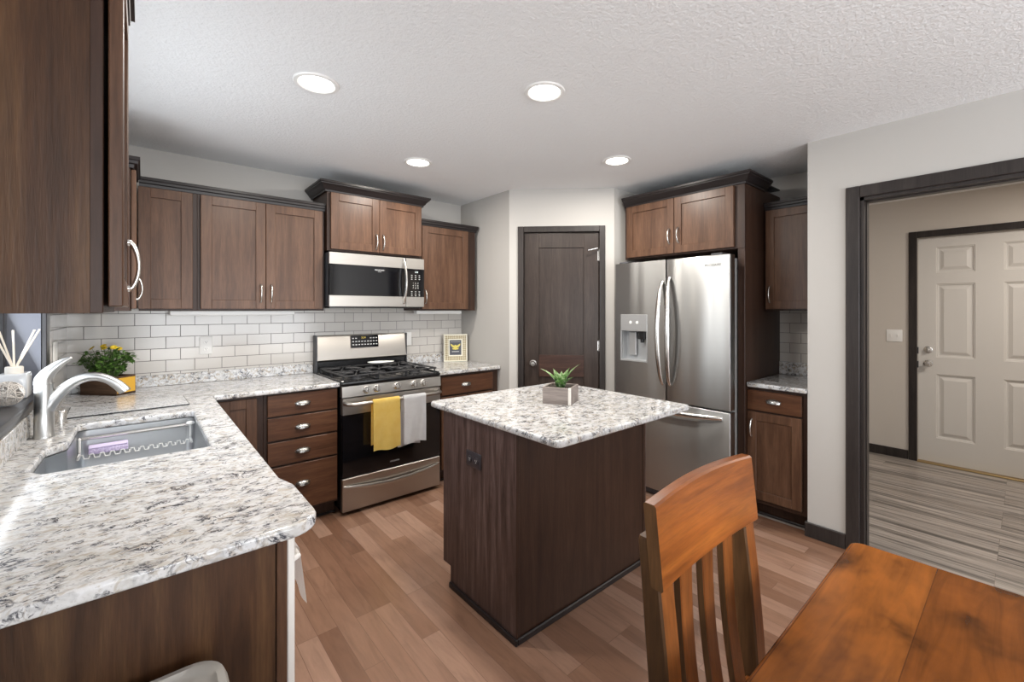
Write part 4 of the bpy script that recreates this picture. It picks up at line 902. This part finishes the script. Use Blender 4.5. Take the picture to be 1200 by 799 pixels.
bm = new_bm(); prism(bm, [(0.0, 0.0), (0.004, 0.0), (0.004, 0.17), (0.0, 0.17)], -0.02, 0.02, Matrix(((0, 0, 1, 0), (1, 0, 0, 0.002), (0, 1, 0, 0.005), (0, 0, 0, 1))) @ Matrix.Rotation(0.0, 4, 'Z')); obj('easel_back', bm, M_dgrey, t)

# succulent in a wooden cube planter on the island
t = thing('succulent_planter', 'green succulent in a square weathered wood planter on the island', 'potted plant', (2.037, -2.068, 0.9143), -1.11)
M_pl = wood('weathered_planter', (0.17, 0.14, 0.125), (0.25, 0.21, 0.19), (0.33, 0.28, 0.255), axis='x', rough=0.7)
bm = new_bm(); h_, s_ = 0.088, 0.076
box(bm, -s_, s_, -s_, -s_+0.009, 0, h_, 0.001); box(bm, -s_, s_, s_-0.009, s_, 0, h_, 0.001); box(bm, -s_, -s_+0.009, -s_+0.009, s_-0.009, 0, h_); box(bm, s_-0.009, s_, -s_+0.009, s_-0.009, 0, h_); box(bm, -s_+0.009, s_-0.009, -s_+0.009, s_-0.009, 0, 0.01)
obj('planter_box', bm, M_pl, t)
bm = new_bm(); box(bm, s_-0.012, s_+0.0015, -s_-0.0015, -s_+0.011, -0.0, h_+0.001, 0.0015); obj('corner_strip', bm, mat('pale_corner_strip', (0.72, 0.68, 0.62), 0.5), t)
bm = new_bm(); box(bm, -s_+0.009, s_-0.009, -s_+0.009, s_-0.009, 0.01, h_-0.012); obj('soil', bm, M_soil, t)
M_succ = mat('succulent_leaf', (0.16, 0.33, 0.09), 0.4, 0.0); k = N(M_succ); tc = k.n('ShaderNodeTexCoord'); sp = k.n('ShaderNodeSeparateXYZ'); k.l(tc.outputs['Object'], sp.inputs[0])
k.col(k.mix(k.ramp(k.noise(k.coord(), 70, 2), [(0.42, 0.0), (0.62, 0.85)]), (0.15, 0.33, 0.075), (0.55, 0.64, 0.42))); k.b.inputs['Subsurface Weight'].default_value = 0.05
rl = random.Random(3)
for i, (az, tilt, L) in enumerate(((0.35, 0.72, 0.165), (3.3, 0.95, 0.15), (2.6, 0.55, 0.115), (0.9, 0.45, 0.12), (4.2, 0.5, 0.105), (5.2, 0.6, 0.10), (1.8, 0.6, 0.10), (5.9, 0.35, 0.105), (3.7, 0.25, 0.10), (4.8, 0.95, 0.08), (2.2, 0.95, 0.085), (0.5, 1.0, 0.09), (3.0, 0.12, 0.085))):
    bm = new_bm(); d0 = Vector((math.cos(az), math.sin(az), 0)); sd = Vector((-math.sin(az), math.cos(az), 0)); wmax = 0.027
    def lf(u, v):
        s = u; ang = tilt*0.72*(0.6+0.4*s)+0.12*s*s; p = d0*(L*s*math.sin(ang))+Vector((0, 0, L*s*math.cos(ang)))
        wv = wmax*(math.sin(PI*min(1, 0.18+0.82*s**0.8))**0.8)*(1-s**6); q = (v-0.5)*2
        nrm = (Vector((0, 0, 1))*math.sin(ang)-d0*math.cos(ang))
        return p+sd*wv*q+nrm*(0.010*q*q*(1-s))+Vector((0, 0, h_-0.016))+d0*0.008
    grid(bm, lf, 14, 6); solid(bm, 0.003); obj('leaf', bm, M_succ, t, 70)

# ------------------------------------------------------------------ dining chair and table, bin
t = thing('dining_chair', 'honey brown wooden dining chair with slatted back at the table', 'chair', (1.308, -3.285, 0))
def yb(z): return 0.10*max(0.0, z-0.45)**1.25 if z > 0.45 else 0.0    # lean of the back
def bow(x): return 0.010*(1-(x/0.222)**2)
def bars(bm, rings):
    rs_ = [[bm.verts.new(p) for p in r] for r in rings]; n = len(rs_[0])
    for a, b in zip(rs_, rs_[1:]):
        for i in range(n): bm.faces.new((a[i], a[(i+1) % n], b[(i+1) % n], b[i]))
    bm.faces.new(rs_[0]); bm.faces.new(list(reversed(rs_[-1])))
def sect(cx, cy, w, d, c, z):          # chamfered rectangle, w along x and d along y
    return [(cx+a, cy+b, z) for a, b in ((-w+c, -d), (w-c, -d), (w, -d+c), (w, d-c), (w-c, d), (-w+c, d), (-w, d-c), (-w, -d+c))]
def two_tone(o, m, test):              # second stain on faces picked by direction
    o.data.materials.append(m)
    for f in o.data.polygons:
        if test(f.normal): f.material_index = 1
for s in (-1, 1):
    bm = new_bm(); zs = [(0.0, 0.045), (0.2, 0.018), (0.45, 0.0), (0.6, yb(0.6)), (0.75, yb(0.75)), (0.9, yb(0.9)), (0.95, yb(0.95))]
    bars(bm, [sect(s*0.193, y+0.022, 0.0255, 0.0235 if z < 0.9 else 0.021, 0.004, z) for z, y in zs] + [sect(s*0.193, yb(0.96)+0.022, 0.0225, 0.018, 0.004, 0.958)])
    two_tone(obj('rear_post', bm, M_post, t, 30), M_slat, lambda n: n.y < -0.8)
    bm = new_bm(); box(bm, s*0.205-0.02, s*0.205+0.02, -0.42, -0.38, 0, 0.4285, 0.003); obj('front_leg', bm, M_post, t)
bm = new_bm(); rings = []
for i in range(21):
    x = -0.222+0.444*i/20; z0, z1 = 0.870, 1.031+0.009*math.sin(PI*i/20); y0, y1 = -0.010+bow(x), 0.018+bow(x); c = 0.004
    rings.append([(x, y+yb(z), z) for y, z in ((y0+c, z0), (y1-c, z0), (y1, z0+c), (y1, z1-c), (y1-c, z1), (y0+c, z1), (y0, z1-c), (y0, z0+c))])
bars(bm, rings); two_tone(obj('crest_rail', bm, M_chair, t, 30), M_post, lambda n: abs(n.x) > 0.9)
for xs in (-0.098, 0.0, 0.098):
    bm = new_bm(); rings = []
    for i in range(15):
        v = i/14; z = 0.47+0.41*v; rings.append(sect(xs, yb(z)+0.012+bow(xs)*v+0.012*math.sin(PI*v), 0.025-0.003*math.sin(PI*v), 0.009, 0.002, z))
    bars(bm, rings); two_tone(obj('slat', bm, M_slat, t, 30), M_post, lambda n: abs(n.x) > 0.9)
bm = new_bm(); box(bm, -0.167, 0.167, 0.004, 0.030, 0.46, 0.505, 0.003); obj('lower_back_rail', bm, M_slat, t)
bm = new_bm(); box(bm, -0.235, 0.235, -0.44, 0.0, 0.43, 0.458, 0.008, 2); obj('seat', bm, M_chair, t)
bm = new_bm(); box(bm, -0.185, 0.185, -0.41, -0.39, 0.36, 0.43); box(bm, -0.215, -0.195, -0.38, 0.0, 0.36, 0.43); box(bm, 0.195, 0.215, -0.38, 0.0, 0.36, 0.43); obj('seat_frame', bm, M_post, t)

t = thing('dining_table', 'honey brown plank-top wooden dining table in the near corner', 'table', (1.28, -4.2, 0))
slab('tabletop', [rounded([(-0.575, -0.82), (0.572, -0.82), (0.572, 0.812), (-0.575, 0.812)], 0.03)], 0.722, 0.76, 0.005, M_table, t)
bm = new_bm()
for a in ((-0.50, 0.50, 0.70, 0.722), (-0.50, 0.50, -0.73, -0.708)): box(bm, a[0], a[1], a[2], a[3], 0.63, 0.7215)
box(bm, -0.50, -0.478, -0.708, 0.70, 0.63, 0.7215); box(bm, 0.478, 0.50, -0.708, 0.70, 0.63, 0.7215); obj('apron', bm, M_post, t)
for sx in (-1, 1):
    for sy in (-1, 1):
        bm = new_bm(); tube(bm, [(sx*0.515, sy*0.745, 0), (sx*0.515, sy*0.745, 0.5), (sx*0.515, sy*0.745, 0.7215)], [0.035, 0.05, 0.055], 4); obj('leg', bm, M_post, t, 20)

t = thing('trash_bin', 'pale grey plastic bin standing against the counter end panel', 'bin', (0.285, -2.83, 0))
M_bin = mat('grey_bin_plastic', (0.42, 0.40, 0.37), 0.4)
bm = new_bm()
def rr(w, d, r): return rounded([(-w, -d), (w, -d), (w, d), (-w, d)], r, 6)
def loft(bm, secs):
    rs_ = [[bm.verts.new((x, y, z)) for x, y in rr(w, d, r)] for w, d, r, z in secs]
    for a, b in zip(rs_, rs_[1:]):
        for i in range(len(a)): bm.faces.new((a[i], a[(i+1) % len(a)], b[(i+1) % len(a)], b[i]))
    bm.faces.new(list(reversed(rs_[0]))); bm.faces.new(rs_[-1])
loft(bm, [(0.145, 0.165, 0.04, 0.0), (0.172, 0.198, 0.05, 0.66)]); obj('bucket', bm, M_bin, t)
bm = new_bm(); loft(bm, [(0.181, 0.207, 0.055, 0.655), (0.184, 0.210, 0.055, 0.69), (0.178, 0.204, 0.053, 0.706), (0.165, 0.191, 0.048, 0.708), (0.157, 0.183, 0.045, 0.700), (0.14, 0.166, 0.04, 0.698), (0.13, 0.156, 0.04, 0.704)]); obj('lid', bm, M_bin, t, 50)
